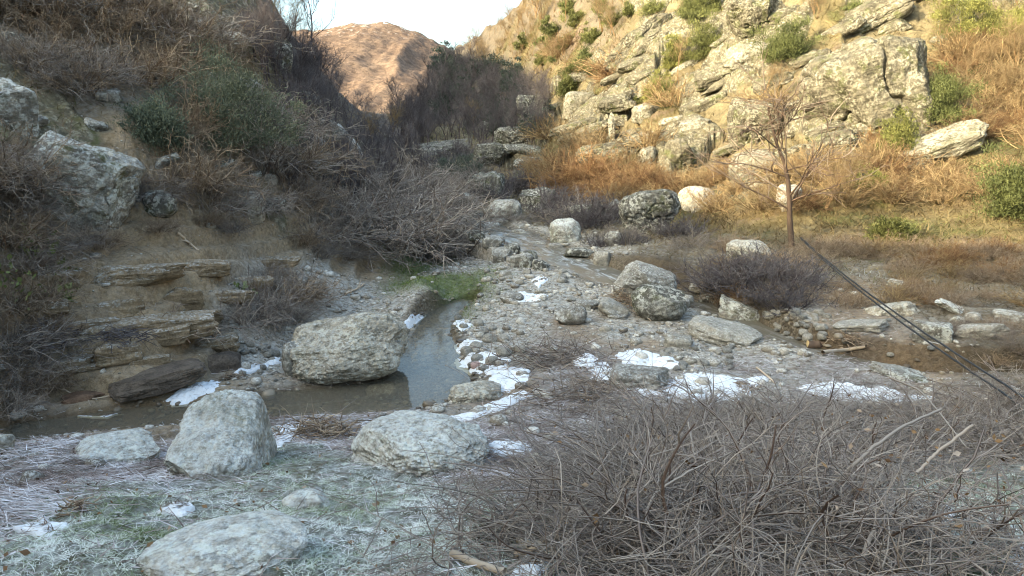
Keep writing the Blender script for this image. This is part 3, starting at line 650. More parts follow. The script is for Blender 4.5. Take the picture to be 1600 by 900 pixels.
# --- sunny hillside
S = dict(lean=.6, sink=.5)
rock('giant tilted lichened slab on the sunny slope', (1248,1462,58,212), 'sunny', 60, name='rock_slab', block=4.5, cuts=9, depth=.75, roll=17, n=96, crack=.13, **S)
rock('narrow tilted slab above the giant slab', (1306,1434,-6,52), 'sunny', 61, name='rock_slab', block=4.5, depth=.4, roll=24, slab=.3, n=56, crack=.1, **S)
rock('white lichened tongue of rock low on the sunny slope', (1388,1545,184,262), 'white', 62, name='rock_slab', block=4, depth=.4, roll=22, slab=.26, n=64, **S)
rock('blocky cracked outcrop topping the sunny slope', (1134,1216,-20,62), 'sunny', 63, name='outcrop', block=5, cuts=9, depth=.8, n=60, crack=.15, **S)
rock('pale block below the topmost cracked outcrop', (1128,1204,64,112), 'white', 64, name='outcrop', block=4.5, depth=.7, n=50, roll=6, **S)
rock('long sloping grey crag between green shrubs', (938,1064,26,118), 'sunny', 65, name='crag', block=4, depth=.45, roll=34, slab=.34, n=64, crack=.08, **S)
rock('cream block nearest the shade line on the sunny slope', (878,930,142,188), 'white', 66, name='outcrop', block=4.5, depth=.7, n=40, **S)
rock('pale broken ledge beside the cream block', (930,995,146,178), 'sunny', 67, name='outcrop', block=4.5, depth=.6, roll=6, n=40, crack=.12, **S)
rock('split slanting ledge under the cream block', (868,936,184,222), 'sunny', 68, name='outcrop', block=4.5, depth=.6, roll=18, n=44, crack=.14, **S)
rock('thin pale standing stone on the sunny slope', (950,962,172,218), 'white', 69, name='standing_stone', block=4, depth=1, lean=.1, sink=.15)
rock('long pale cliffy ledge behind the standing stone', (905,1010,188,225), 'sunny', 70, name='outcrop', block=4, depth=.5, roll=4, n=50, crack=.1, **S)
rock('small bright white rock on mid slope', (986,1032,160,194), 'white', 71, name='rock', block=4, roll=-10, **S)
rock('little pale rock pair on bare orange soil', (994,1026,228,262), 'white', 72, name='rock', block=4, **S)
rock('narrow mossy-sided pale crag above the orange soil', (1036,1084,216,270), 'sunny', 73, name='crag', block=4, depth=.7, crack=.1, **S)
rock('rough upright block behind the lone bare tree', (1134,1222,166,242), 'sunny', 74, name='outcrop', block=4.5, cuts=9, depth=.8, n=56, crack=.14, **S)
rock('bright shelf of rock at the bare tree side', (1134,1218,236,296), 'white', 75, name='outcrop', block=4, depth=.7, roll=12, n=50, **S)
rock('cracked slab running below the green mat shrubs', (1084,1154,96,144), 'sunny', 76, name='outcrop', block=4.5, depth=.7, roll=20, n=44, crack=.12, **S)
rock('warm lit boulder beside the bare tree trunk', (1212,1254,288,332), 'pale', 77, block=3.4, lean=.3, sink=.2)
rock('slanting pale rock between scrub on mid slope', (1060,1140,138,182), 'sunny', 78, name='outcrop', block=4, depth=.6, roll=20, n=40, **S)
rock('low pale rock above the bare tree crown', (1176,1240,112,150), 'sunny', 79, name='outcrop', block=4, depth=.6, roll=15, n=40, **S)
rock('pale stepped rock at the foot of the giant slab', (1256,1340,205,256), 'sunny', 80, name='outcrop', block=4.2, depth=.6, roll=14, n=44, crack=.1, **S)
rock('jutting pale lip above the narrow tilted slab', (1384,1470,-30,22), 'white', 81, name='outcrop', block=4, depth=.6, roll=12, n=40, **S)
rock('rounded brown rock hump above the dark cracked boulder', (1056,1122,288,330), 'pale', 82, name='outcrop', block=2.8, depth=.8, lean=.4, sink=.4)
for i, (x, y, s) in enumerate([(1105,78,26),(1085,195,26),(1230,210,30),(905,118,22),(1000,120,24),(870,205,18),(985,212,22),(1048,190,20),(1300,232,24),(1470,150,24),(1110,300,22),(1012,140,18),(950,240,18),(1340,275,18)]):
    rock('small pale rock poking through tawny hillside grass', (x-s, x+s, y-s*.55, y+s*.5), ['sunny', 'white'][i % 2], 300+i, name='hillside_rock', cat='rock', block=4, roll=10+8*(i % 3), group='small rocks poking through the sunny slope', **S)
rr2 = random.Random(5)
for i, (x, y, s) in enumerate([(1300,130,40),(1240,170,36),(1440,150,34),(1290,205,34),(1360,200,30),(1400,40,30),(1330,40,28),(1200,120,30),(1150,100,28),(1120,130,30),(1000,100,30),(960,120,26),(1050,60,26),(930,200,28),(960,195,26),(900,225,26),(1000,215,24),(1180,250,32),(1150,230,30),(1230,240,28),(1200,280,30),(1130,60,26),(1180,20,30),(1230,20,28),(1090,155,26),(1270,90,30),(1480,60,26),(1500,30,24),(1075,105,24),(860,170,20),(880,200,20)]):
    rock('pale fractured rock among the broken beds of the sunny slope', (x-s*rr2.uniform(.8, 1.3), x+s*rr2.uniform(.8, 1.3), y-s*.5, y+s*.5), 'sunny' if i % 4 else 'white', 330+i, name='outcrop', cat='outcrop', block=rr2.uniform(4, 6), cuts=10, depth=.6, roll=rr2.uniform(8, 30), group='fractured rocks among the broken beds of the sunny slope', crack=.1, n=26, lean=.7, sink=.6)
# --- shaded ridge and bank opposite
T_ = dict(lean=.45, sink=.38)
rock('big lichened outcrop overhanging the earth bank', (28,228,205,366), 'slope', 90, name='outcrop', block=4, cuts=9, depth=.7, n=90, roll=-24, lean=.25, sink=.35, crack=.06)
rock('rounded dark rock tucked beside the big overhanging outcrop', (222,278,298,342), 'dark', 91, block=2.8, **T_)
rock('upright cream rock in the bank scrub', (374,414,298,352), 'pale', 92, name='rock', block=4, **T_)
rock('small white rock higher than the cream one', (413,434,271,292), 'cobble', 93, name='rock', block=3, **T_)
rock('grey jutting rock beneath the ridge bushes', (478,516,249,286), 'slope', 94, name='rock', block=4, **T_)
rock('lichened cliff face at the frame side above the outcrop', (-40,62,120,215), 'slope', 95, name='crag', block=4, depth=.6, n=60, **T_)
rock('dark knobbly crag on the ridge line', (412,458,55,120), 'dark', 96, name='crag', block=4, cuts=10, n=50, crack=.14, lean=.1, sink=.25)
rock('thin ledge jutting from the ridge under the dark crag', (446,502,132,168), 'slope', 97, name='ledge', block=5, depth=.7, roll=-18, **T_)
rock('small pale rock high among shaded scrub', (322,362,113,142), 'slope', 98, name='rock', block=4, **T_)
rock('frosted sloping slab below the ridge', (502,566,178,262), 'frosted', 99, name='rock_slab', block=4, depth=.45, roll=-52, lean=.6, sink=.5, n=56, slab=.3)
rock('cream lichened rock under the tangled bank bushes', (648,688,342,388), 'white', 100, name='rock', block=4, roll=15, **T_)
rock('frosty ledge beside the frosted sloping slab', (450,508,190,236), 'slope', 101, name='ledge', block=4, depth=.6, roll=-24, **T_)
rock('mossy hump with frosted brow across the gorge', (650,768,206,258), 'dark', 102, name='outcrop', block=3.4, cuts=10, depth=1.0, lean=.2, sink=.4, n=56, roll=5, crack=.1)
rock('low frosted ledges across the gorge', (632,690,216,240), 'dark', 103, name='ledge', block=4, depth=.6, roll=6, lean=.3, sink=.3)
rock('dark crag where sun and shade meet across the gorge', (806,856,148,206), 'dark', 104, name='crag', block=4.5, cuts=10, n=44, crack=.15, lean=.2, sink=.2)
rock('slim frosted ledge below the dark gorge crag', (786,852,226,246), 'dark', 105, name='ledge', block=4, depth=.6, roll=-8, lean=.3, sink=.3)
rock('dark stepped rock under the slim frosted ledge', (800,860,244,290), 'dark', 106, name='outcrop', block=4.5, n=40, crack=.12, lean=.2, sink=.25)
rock('grey rock slab in shade above the wedge of scrub', (745,805,186,206), 'dark', 107, name='ledge', block=4, depth=.5, roll=5, lean=.3, sink=.3)
for i, (x, y, s) in enumerate([(150,195,20),(290,15,24),(190,20,22),(60,190,18),(230,120,16),(370,60,20),(445,235,22),(350,260,18),(300,275,16),(540,285,18),(470,205,18),(395,275,14),(440,175,16),(20,60,20),(120,110,16),(90,30,28),(250,70,24),(310,40,20),(170,150,22),(0,240,24),(390,130,24),(400,190,22),(430,320,22),(260,260,20),(210,60,18),(345,95,18)]):
    rock('small lichened rock among the shaded slope scrub', (x-s, x+s, y-s*.6, y+s*.55), ['slope', 'dark', 'slope'][i % 3], 400+i, name='slope_rock', cat='rock', block=4, roll=-20+15*(i % 4), group='small rocks among the shaded slope scrub', **T_)
G_ = dict(lean=.2, sink=.22, n=40)
rock('dark overhanging crag pinching the stream head', (812,872,286,334), 'dark', 140, name='crag', block=4.5, cuts=10, crack=.12, **G_)
rock('blackish block under the mossy hump', (722,790,262,312), 'dark', 141, name='crag', block=4.5, cuts=10, crack=.12, **G_)
rock('dark angular boulder where the stream bends out of the gorge', (700,748,300,338), 'dark', 142, block=4, cuts=10, **G_)
rock('lichened crag beside the gorge thickets', (640,700,262,306), 'slope', 143, name='crag', block=4, cuts=9, crack=.1, **G_)
rock('dark broken crag high over the stream head', (770,835,196,240), 'dark', 144, name='crag', block=4.5, cuts=10, crack=.12, **G_)
rock('grey frosted crag between the mossy hump and the dark broken crag', (740,790,222,262), 'dark', 145, name='crag', block=4.5, cuts=10, crack=.1, **G_)
rock('dark wet boulder below the rust-orange bushes', (886,948,318,352), 'dark', 146, block=4, cuts=9, **G_)
for i, (x, y, w) in enumerate([(765,362,22),(790,377,16),(812,372,18),(838,392,20),(800,392,16),(856,407,18),(770,383,20),(745,372,16),(905,424,16),(960,436,14),(825,405,18),(780,352,14),(868,392,16),(842,374,12),(760,350,14),(735,356,18),(845,418,16),(815,412,22),(785,405,20),(1000,458,14),(1040,470,14),(1065,476,16),(1150,512,14),(1180,528,14)]):
    rock('wet grey rock breaking the rapids', (x-w*.85, x+w*.85, y-w*.8, y+w*.35), ['grey', 'dark', 'slope'][i % 3], 500+i, name='stream_rock', cat='rock', block=3.6, cuts=8, n=16, sink=.3, group='wet rocks breaking the rapids')
# --- bedded ledges in the cut bank
B_ = dict(name='bedrock_ledge', cat='ledge', lean=.0, sink=.5, push=.62)
rock('thick tan ledge topmost in the earth bank', (142,292,412,452), 'brown', 110, block=6, depth=.4, n=50, **B_)
rock('ledge with frosted lip next along from the thick tan one', (284,362,412,440), 'brown', 111, block=6, depth=.5, roll=-3, **B_)
rock('long middle ledge of the earth bank under frost', (118,335,452,505), 'brown', 112, block=6, depth=.3, n=60, roll=3, **B_)
rock('pale square-cut ledge low in the bank', (144,222,522,562), 'brown', 113, block=6, depth=.5, **B_)
rock('squarish undercut block beneath the root tangle', (304,376,522,556), 'brown', 114, block=5.5, depth=.6, roll=4, **B_)
rock('big smooth dark slab of bedrock by the pool', (168,325,565,628), 'smooth', 115, block=3.6, depth=.5, n=60, roll=10, **B_)
rock('rust-red flat stone low in the bank', (90,160,573,602), 'red', 116, block=4.5, depth=.6, **B_)
rock('dark wet rock at the bend below the root tangle', (320,380,548,585), 'smooth', 117, block=3.6, depth=.6, **B_)
rock('brown undercut ledge above the rust-red stone', (60,190,556,578), 'brown', 118, block=5, depth=.4, **B_)
rock('white round boulder at the frame side by the water', (-20,12,636,664), 'pale', 119, name='rock', block=3, sink=.2)

for i, (x0, x1, y0, y1) in enumerate([(60,148,428,458),(255,320,452,492),(95,190,500,522),(220,300,512,548),(330,400,452,476),(370,430,430,452),(70,150,535,560),(200,270,552,572),(40,110,470,500),(300,350,486,512),(150,230,470,500),(400,470,400,420)]):
    rock('thin tan bed of rock showing in the earth bank', (x0, x1, y0, y1), 'brown', 620+i, block=5.5, cuts=8, depth=.35, n=30, roll=(i % 4)-1, group='thin tan beds of rock showing in the earth bank', **B_)
# ------------------------------------------------------------------ twigs, bushes, trees
def tubes(C, Rd, sides=3):
    """C (n,k,3) centre lines, Rd (n,k) radii -> V, F"""
    n, k, _ = C.shape; T = np.gradient(C, axis=1); T /= np.linalg.norm(T, axis=2, keepdims=True)+1e-9
    ref = np.where(np.abs(T[..., 2:3]) > .9, np.array([1., 0, 0]), np.array([0, 0, 1.])); ref = ref[:, :1]*np.ones((1, k, 1))
    U = np.cross(T, ref); U /= np.linalg.norm(U, axis=2, keepdims=True)+1e-9; W_ = np.cross(T, U)
    a = np.arange(sides)*2*math.pi/sides
    V = C[:, :, None]+Rd[:, :, None, None]*(np.cos(a)[None, None, :, None]*U[:, :, None]+np.sin(a)[None, None, :, None]*W_[:, :, None])
    b = (np.arange(n)*k*sides)[:, None, None]; i = (np.arange(k-1)*sides)[None, :, None]; j = np.arange(sides)[None, None]; j2 = (j+1) % sides
    F = np.stack([b+i+j, b+i+j2, b+i+sides+j2, b+i+sides+j], -1).reshape(-1, 4)
    return V.reshape(-1, 3), F
def unit(v): return v/(np.linalg.norm(v, axis=-1, keepdims=True)+1e-9)
def grow(org, dirn, L, k, r, bend=.25, up=0.0, wob=.12, step_noise=None):
    """curved lines from org along dirn; up>0 curls upward, <0 arches over"""
    n = len(org); d = unit(dirn); C = [org]; s = (L/(k-1))[:, None]
    b = r.normal(size=(n, 3))*bend
    for i in range(1, k):
        d = unit(d+b/(k-1)+np.array([0, 0, up/(k-1)])+r.normal(size=(n, 3))*wob); C.append(C[-1]+d*s)
    return np.stack(C, 1)
def sprout(C, m, r, lo=.25, hi=1.0, spread=.8):
    """m shoots off every line: origin, direction, where along it"""
    n, k, _ = C.shape; t = r.uniform(lo, hi, (n, m))*(k-1); i = np.minimum(t.astype(int), k-2); f = (t-i)[..., None]
    a = np.arange(n)[:, None]; o = C[a, i]*(1-f)+C[a, i+1]*f; d = unit(C[a, i+1]-C[a, i]); d = unit(d+r.normal(size=d.shape)*spread)
    return o.reshape(-1, 3), d.reshape(-1, 3), (t/(k-1)).reshape(-1)
def mat_twig(name, a, b, frost=0.0, rough=.85):
    k = NT(name, rough, .2); t = k.attr('shade', 'Fac'); r = k.rnd()
    c = k.ramp(t, [(0, a), (.3, tuple((x*.6+y*.4)*f for x, y, f in zip(a, b, (1.12, .95, .9)))), (.62, b), (1, tuple(min(1, x*1.6) for x in b))])
    c = k.mix(1, c, k.ramp(r, [(0, (.8, .8, .82)), (1, (1.2, 1.15, 1.1))]), 'MULTIPLY')
    if frost: c = k.mix(k.math('MULTIPLY', k.ramp(k.nz(), [(.1, 0.0), (.8, 1.0)]), frost), c, FROST)
    return k.done(c)
def parts_mesh(name, lines, mats, r, sides=3):
    """lines: list of (C, radius0, radius1, shade or None)"""
    Vs, Fs, Sh, off = [], [], [], 0
    for C, r0, r1, sh in lines:
        n, k, _ = C.shape; t = np.linspace(0, 1, k)[None]; R0 = r0 if np.ndim(r0) else np.full(n, r0); R1 = r1 if np.ndim(r1) else np.full(n, r1)
        V, F = tubes(C, R0[:, None]*(1-t)+R1[:, None]*t, sides); Vs.append(V); Fs.append(F+off); off += len(V)
        Sh.append(np.repeat(r.uniform(0, 1, n) if sh is None else np.full(n, sh), k*sides))
    return mesh_np(name, np.concatenate(Vs), [np.concatenate(Fs)], attrs={'shade': np.concatenate(Sh)}, mats=mats)
def bush_lines(seed, H=1.0, W=.9, n=60, tw=5, fine=3, arch=-.5, rad=.008, lean=.9, k=7):
    r = np.random.default_rng(seed)
    o = np.concatenate([r.normal(size=(n, 2))*W*.22, np.full((n, 1), -.08)], 1)
    d = np.concatenate([o[:, :2]*2/W+r.normal(size=(n, 2))*.5*lean, r.uniform(.5, 1.3, (n, 1))], 1)
    L = H*r.uniform(.55, 1.35, n); C = grow(o, d, L, k, r, .5, arch, .10)
    out = [(C, rad*r.uniform(.6, 1.3, n), rad*.35, None)]
    if tw:
        o2, d2, t = sprout(C, tw, r, .2, 1, .75); C2 = grow(o2, d2, H*r.uniform(.15, .5, len(o2)), 5, r, .5, .1, .14); out.append((C2, rad*.5, rad*.2, None))
        if fine:
            o3, d3, t = sprout(C2, fine, r, .2, 1, .8); C3 = grow(o3, d3, H*r.uniform(.06, .22, len(o3)), 3, r, .4, 0, .12); out.append((C3, rad*.3, rad*.16, None))
    return out, r
def tree_lines(seed, H=4.0, n1=9, n2=7, n3=6, rad=.06, lean=0.0, spread=.7, forks=1, up=.5, bend=.35, wob=.10):
    r = np.random.default_rng(seed)
    C0 = grow(np.tile([[0, 0, -.15]], (forks, 1)), np.concatenate([r.normal(size=(forks, 2))*(.25 if forks > 1 else .05)+np.array([[lean, 0]]), np.ones((forks, 1))], 1), H*r.uniform(.8, 1, forks), 9, r, bend, .1, wob)
    o, d, t = sprout(C0, n1, r, .28, .98, spread); C1 = grow(o, d, H*(.55-.32*t)*r.uniform(.7, 1.2, len(o)), 7, r, .5, up, .10)
    o, d, t2 = sprout(C1, n2, r, .2, 1, .7); C2 = grow(o, d, H*.2*r.uniform(.5, 1.2, len(o)), 5, r, .4, up*.6, .12)
    o, d, t3 = sprout(C2, n3, r, .15, 1, .7); C3 = grow(o, d, H*.085*r.uniform(.5, 1.3, len(o)), 4, r, .3, .2, .12)
    trunk = [(C0, rad, rad*.25, .35)]
    crown = [(C1, rad*.42*(1.15-.7*t), rad*.09, None), (C2, rad*.19, rad*.08, None), (C3, rad*.10, rad*.05, None)]
    return trunk, crown, r
def foliage_mesh(name, seed, W=1.0, D=.8, H=.6, clumps=60, per=70, blade=.10, width=.022, mats=None, up=.5):
    """needle-leaved shrub: many sprays of narrow blades over an uneven volume"""
    r = np.random.default_rng(seed)
    c = r.normal(size=(clumps, 3)); c /= np.linalg.norm(c, axis=1)[:, None]; c *= r.uniform(.35, 1, (clumps, 1))**.6
    c[:, 2] = np.abs(c[:, 2]); lob = 1+.8*vnoise(c*2.4+seed, seed)[:, None]; c = c*lob*np.array([W/2, D/2, H*.85])
    rad = r.uniform(.09, .2, clumps)*min(W, 1.6)**.5
    out = unit(c*np.array([1, 1, 1.2])+np.array([0, 0, up*H]))
    n = clumps*per; q = np.repeat(np.arange(clumps), per)
    g = r.normal(size=(n, 3))*1.25; b = c[q]+g*rad[q, None]*np.array([.55, .55, .4]); d = unit(out[q]+r.normal(size=(n, 3))*.65)
    L = blade*r.uniform(.6, 1.5, n); s = unit(np.cross(d, r.normal(size=(n, 3))))*(width*r.uniform(.6, 1.3, n))[:, None]
    V = np.stack([b-s*.5, b+s*.5, b+d*L[:, None]*.55+s*.8, b+d*L[:, None], b+d*L[:, None]*.55-s*.8], 1).reshape(-1, 3)
    i = np.arange(n)*5; F4 = np.stack([i, i+1, i+2, i+4], 1); F3 = np.stack([i+4, i+2, i+3], 1)
    sh = np.repeat(np.clip(r.uniform(0, 1, clumps)[q]*.65+r.uniform(0, .35, n), 0, 1), 5)
    return mesh_np(name, V, [F4, F3], smooth=False, attrs={'shade': sh}, mats=mats)
def mat_leaf(name, a, b, c2):
    k = NT(name, .7, .25); t = k.attr('shade', 'Fac'); c = k.ramp(t, [(0, a), (.55, b), (1, c2)])
    c = k.mix(1, c, k.ramp(k.rnd(), [(0, (.8, .85, .8)), (1, (1.2, 1.15, 1.05))]), 'MULTIPLY')
    k.p.inputs['Transmission Weight'].default_value = 0
    return k.done(c)
MV = {
 'bramble': mat_twig('bramble_stems', (.06,.046,.038), (.225,.19,.155), .12),
 'grey': mat_twig('grey_twigs', (.09,.078,.066), (.25,.22,.185), .12),
 'purple': mat_twig('purple_brown_twigs', (.052,.049,.055), (.108,.10,.104), .05),
 'brown': mat_twig('brown_twigs', (.105,.082,.055), (.27,.215,.15), .05),
 'rust': mat_twig('rusty_twigs', (.11,.07,.04), (.22,.145,.075), 0),
 'tan': mat_twig('tan_twigs', (.13,.095,.05), (.26,.20,.11), 0),
 'straw': mat_twig('straw_stems', (.24,.18,.09), (.42,.33,.18), 0),
 'bark': mat_twig('bark', (.10,.08,.06), (.17,.14,.11), 0),
 'root': mat_twig('bleached_roots', (.16,.12,.085), (.30,.245,.18), .1),
 'juniper': mat_leaf('juniper_green', (.055,.068,.05), (.12,.14,.10), (.20,.215,.15)),
 'hill_green': mat_leaf('sunlit_green_shrub', (.05,.06,.022), (.12,.13,.045), (.21,.215,.085)),
 'yellow_green': mat_leaf('yellow_green_shrub', (.075,.08,.025), (.18,.18,.055), (.29,.28,.095)),
 'ever': mat_leaf('dark_evergreen', (.035,.05,.042), (.065,.085,.07), (.095,.12,.095)),
}
def place(o, px, py, scale=1.0, rz=None, P=None):
    P = hit(px, py) if P is None else P
    if P is None: return False
    o.location = P; o.rotation_euler = (0, 0, random.uniform(0, 6.28) if rz is None else rz); o.scale = (scale,)*3 if np.isscalar(scale) else scale
    return True
def px2m(px, py, n):
    P = hit(px, py); return P, n/FPX*project(P)[2]
# bare bush kinds: a mesh each, shared by its copies; natural height 1 m
BK = {}
def bush_kind(key, mat, variants=3, **kw):
    BK[key] = []
    for v in range(variants):
        L, r = bush_lines(hash_key(key)+v, **kw); BK[key].append(parts_mesh(key, L, [MV[mat]], r))
def hash_key(s): return sum(ord(c)*(i+3) for i, c in enumerate(s)) % 9973
bush_kind('thicket_bush', 'grey', 3, H=.85, W=1.1, n=80, tw=7, fine=3, arch=-.7, rad=.011, lean=1.0)
bush_kind('purple_bush', 'purple', 3, H=.9, W=.9, n=60, tw=7, fine=2, arch=.0, rad=.016, lean=.6)
bush_kind('brown_bush', 'brown', 3, H=.85, W=1.0, n=80, tw=7, fine=3, arch=-.5, rad=.012, lean=.9)
bush_kind('rust_bush', 'rust', 2, H=.85, W=1.0, n=70, tw=8, fine=2, arch=-.3, rad=.016, lean=.8)
bush_kind('tan_bush', 'tan', 3, H=.9, W=.8, n=50, tw=6, fine=2, arch=.1, rad=.018, lean=.6)
bush_kind('straw_tuft', 'straw', 3, H=.9, W=.7, n=170, tw=2, fine=0, arch=-.8, rad=.010, lean=.7)
def bush(key, px, py, hpx, label, group=None, name=None, wide=1.0, cat='bush', P=None):
    me = random.choice(BK[key]); o = link(name or {'thicket_bush': 'tangled_bush', 'purple_bush': 'bramble_mound', 'brown_bush': 'scrub_bush', 'rust_bush': 'rusty_bush', 'tan_bush': 'dry_bush'}[key], me)
    if P is None: P = hit(px, py)
    if P is None: col.objects.unlink(o); return None
    s = hpx/FPX*project(P)[2]
    place(o, 0, 0, (s*wide, s*wide, s), P=P); return tag(o, label, cat, group)
# trees: trunk and crown
TK = {}
def tree_kind(key, mat, variants, tmat='bark', sides=4, **kw):
    TK[key] = []
    for v in range(variants):
        t, c, r = tree_lines(hash_key(key)+v*13, **kw); TK[key].append((parts_mesh('trunk', t, [MV[tmat]], r, 6), parts_mesh('crown', c, [MV[mat]], r, 3)))
def tree(key, px, py, hpx, label, group=None, name='bare_tree', wide=1.0, P=None, v=None, rz=None):
    if P is None: P = hit(px, py)
    if P is None: return None
    t, c = TK[key][v] if v is not None else random.choice(TK[key]); e = bpy.data.objects.new(name, None); col.objects.link(e); e.empty_display_size = .2
    link('trunk', t, e); link('crown', c, e)
    s = hpx/FPX*project(P)[2]/4.0; place(e, 0, 0, (s*wide, s*wide, s), P=P, rz=rz); return tag(e, label, 'tree', group)
tree_kind('gorge', 'purple', 4, 'purple', H=4.2, n1=12, n2=7, n3=4, rad=.06, spread=.55, up=.9)
tree_kind('pale', 'tan', 3, 'tan', H=4.2, n1=12, n2=7, n3=4, rad=.05, spread=.5, up=.8)
tree_kind('scrub', 'tan', 3, 'tan', H=4.2, n1=8, n2=6, n3=5, rad=.045, spread=.6, forks=3, up=.7)
tree_kind('lone', 'bark', 2, 'bark', H=3.9, n1=15, n2=7, n3=4, rad=.065, spread=.85, forks=1, up=.4, lean=.12, bend=.9, wob=.16)
def P_rock(x, y):
    P = hit(x, y); return 1.0 if P is None else float(zones(P[None, :2])[0, ZONES.index('rock')])
# ------------------------------------------------------------------ brambles on the near bank
def bramble_mesh(seed, n=150):
    r = np.random.default_rng(seed)
    o = np.concatenate([r.uniform(-.5, .5, (n, 2)), np.full((n, 1), -.05)], 1)
    d = np.concatenate([r.normal(size=(n, 2))*.8, r.uniform(.5, 1.4, (n, 1))], 1)
    C = grow(o, d, r.uniform(.5, 1.0, n), 9, r, .7, -1.3, .17); L = [(C, .0048*r.lognormal(-.05, .42, n), .0022, None)]
    o2, d2, t = sprout(C, 6, r, .15, 1, .8); C2 = grow(o2, d2, r.uniform(.10, .38, len(o2)), 5, r, .5, -.1, .14); L.append((C2, .0029, .0014, None))
    o3, d3, t = sprout(C2, 2, r, .2, 1, .9); C3 = grow(o3, d3, r.uniform(.04, .14, len(o3)), 3, r, .3, 0, .1); L.append((C3, .0018, .0012, None))
    m = 130; o4 = np.concatenate([r.uniform(-.55, .55, (m, 2)), np.full((m, 1), -.05)], 1)      # dead grass stalks among the canes
    C4 = grow(o4, np.concatenate([r.normal(size=(m, 2))*.45, np.ones((m, 1))], 1), r.uniform(.3, .75, m), 6, r, .4, -.5, .08); L.append((C4, .0028, .0012, .9))
    o5 = o[:16]; C5 = grow(o5, d[:16], r.uniform(.7, 1.15, 16), 10, r, .5, -1.0, .06); L.append((C5, .0105, .004, .25)); o6, d6, t = sprout(C5, 5, r, .2, .95, .7); C6 = grow(o6, d6, r.uniform(.15, .45, len(o6)), 5, r, .4, -.1, .12); L.append((C6, .0045, .0018, .5))
    return parts_mesh('bramble', L, [MV['bramble']], r)
BR = [bramble_mesh(900+i) for i in range(5)]
brs = [(935,890,.5),(1020,895,.7),(1120,900,.8),(1250,905,.8),(1380,905,.6),(975,810,.55),(1050,800,.7),(1150,800,.8),(1280,800,.7),
       (985,738,.45),(1060,730,.6),(1150,730,.72),(1270,722,.7),(1390,715,.5),(1500,712,.55),(1610,705,.65),(1070,680,.4),(1170,676,.42),(1290,670,.4),(1410,668,.36),(1530,662,.45),(1640,655,.6),(1230,750,.8),(1330,760,.6),(1200,850,.8),(1090,850,.8),(1740,690,.6),(1840,740,.6),(1760,640,.5),(1900,680,.5)]
for i, (x, y, s) in enumerate(brs):
    o = link('bramble_bush', BR[i % 5]); P = hit(x, y); place(o, 0, 0, (1.0+.25*random.random(), 1.0+.25*random.random(), s*random.uniform(.78, .95)), P=P)
    tag(o, 'bare grey-brown bramble tangle with thorny arching canes on the near bank', 'bramble', 'brambles in the near bank thicket')
def cane(pts, r0, r1, label, mat='bramble', name='bramble_cane'):
    """pts: (px,py,height above ground)"""
    Q = []
    for px, py, dist in pts: d = ray(px, py); Q.append(CAM+d*dist)
    Q = np.array(Q); t = np.linspace(0, len(Q)-1, 26); i = np.arange(len(Q)); C = np.stack([np.interp(t, i, Q[:, k]) for k in range(3)], 1)
    for _ in range(6): C[1:-1] = .25*C[:-2]+.5*C[1:-1]+.25*C[2:]
    C = C+np.random.default_rng(len(label)).normal(size=C.shape)*.0015
    me = parts_mesh(name, [(C[None], r0, r1, .8)], [MV[mat]], np.random.default_rng(3), 6); o = link(name, me); return tag(o, label, 'cane')
cane([(1195,810,3.4),(1290,770,3.35),(1340,720,3.3),(1400,670,3.4),(1470,640,3.6)], .011, .006, 'thick purplish bramble cane rising diagonally out of the thicket')
cane([(1005,860,3.0),(1010,780,3.2),(1060,745,3.3),(1110,720,3.5),(1190,690,3.8)], .007, .003, 'long purple bramble cane arching low over the thicket middle')
cane([(1432,740,3.3),(1460,710,3.35),(1520,664,3.4)], .008, .007, 'straight frosted dead stem slanting in the thicket')
cane([(1075,660,3.9),(1090,740,3.6)], .005, .005, 'pale upright dead stalk in the thicket')
cane([(1390,590,5.2),(1440,610,5.0),(1480,660,4.6),(1510,700,4.4)], .008, .004, 'dark shoot bending above the thicket edge')

# ------------------------------------------------------------------ slope opposite (shade)
g1 = 'tangled bushes along the shaded bank'
for i, (x, y, h, w) in enumerate([(545,365,95,1.3),(600,380,110,1.4),(650,385,95,1.3),(575,330,90,1.4),(630,335,90,1.3),(690,375,80,1.2),(520,340,70,1.3),(675,330,70,1.3),(710,390,60,1.2),(500,370,60,1.2),(610,300,70,1.3),(560,290,60,1.3),(640,300,60,1.2),(690,310,60,1.2)]):
    bush('thicket_bush', x, y, h, 'grey leafless bush tangled over the shaded bank', g1, wide=w)
g2 = 'dead brown scrub on the shaded slope'
for i in range(95):
    x, y = random.uniform(-60, 470), random.uniform(-90, 330)
    if P_rock(x, y) > .45 or 20 < x < 235 and y > 190 or x > 380 and y < (x-380)*1.4: continue
    bush(random.choice(['brown_bush', 'thicket_bush', 'brown_bush']), x, y, random.uniform(50, 95), 'leafless brown scrub bush on the shaded slope', g2, wide=random.uniform(.9, 1.3))
g2b = 'low brown scrub fringing the cut bank'
for (x, y, h) in [(30,480,70),(10,540,70),(50,560,60),(70,520,50),(25,600,60),(60,610,45),(40,420,60),(110,380,40),(160,385,40),(410,480,70),(440,470,60),(380,500,60),(450,500,50),(470,470,50),(420,440,40),(250,360,30),(320,350,30),(360,360,30),(500,400,35),(540,400,35),(470,380,35),(60,390,60),(10,380,70),(20,330,60),(90,600,40),(10,640,45)]:
    bush(random.choice(['brown_bush', 'thicket_bush']), x, y, h, 'low brown scrub bush on the cut bank', g2b, wide=1.2)
g3 = 'bare trees on the shaded gorge side'
for i in range(140):
    x = random.uniform(440, 650); t = random.random(); y = 95+(x-440)*.62+t*(215-.5*(x-440)*.62)
    if y < 75+(x-400)*.78: continue
    tree('gorge', x, y, random.uniform(55, 95)*(1-.3*(x-440)/210), 'leafless purple-brown tree on the shaded gorge side', g3, wide=1.1)
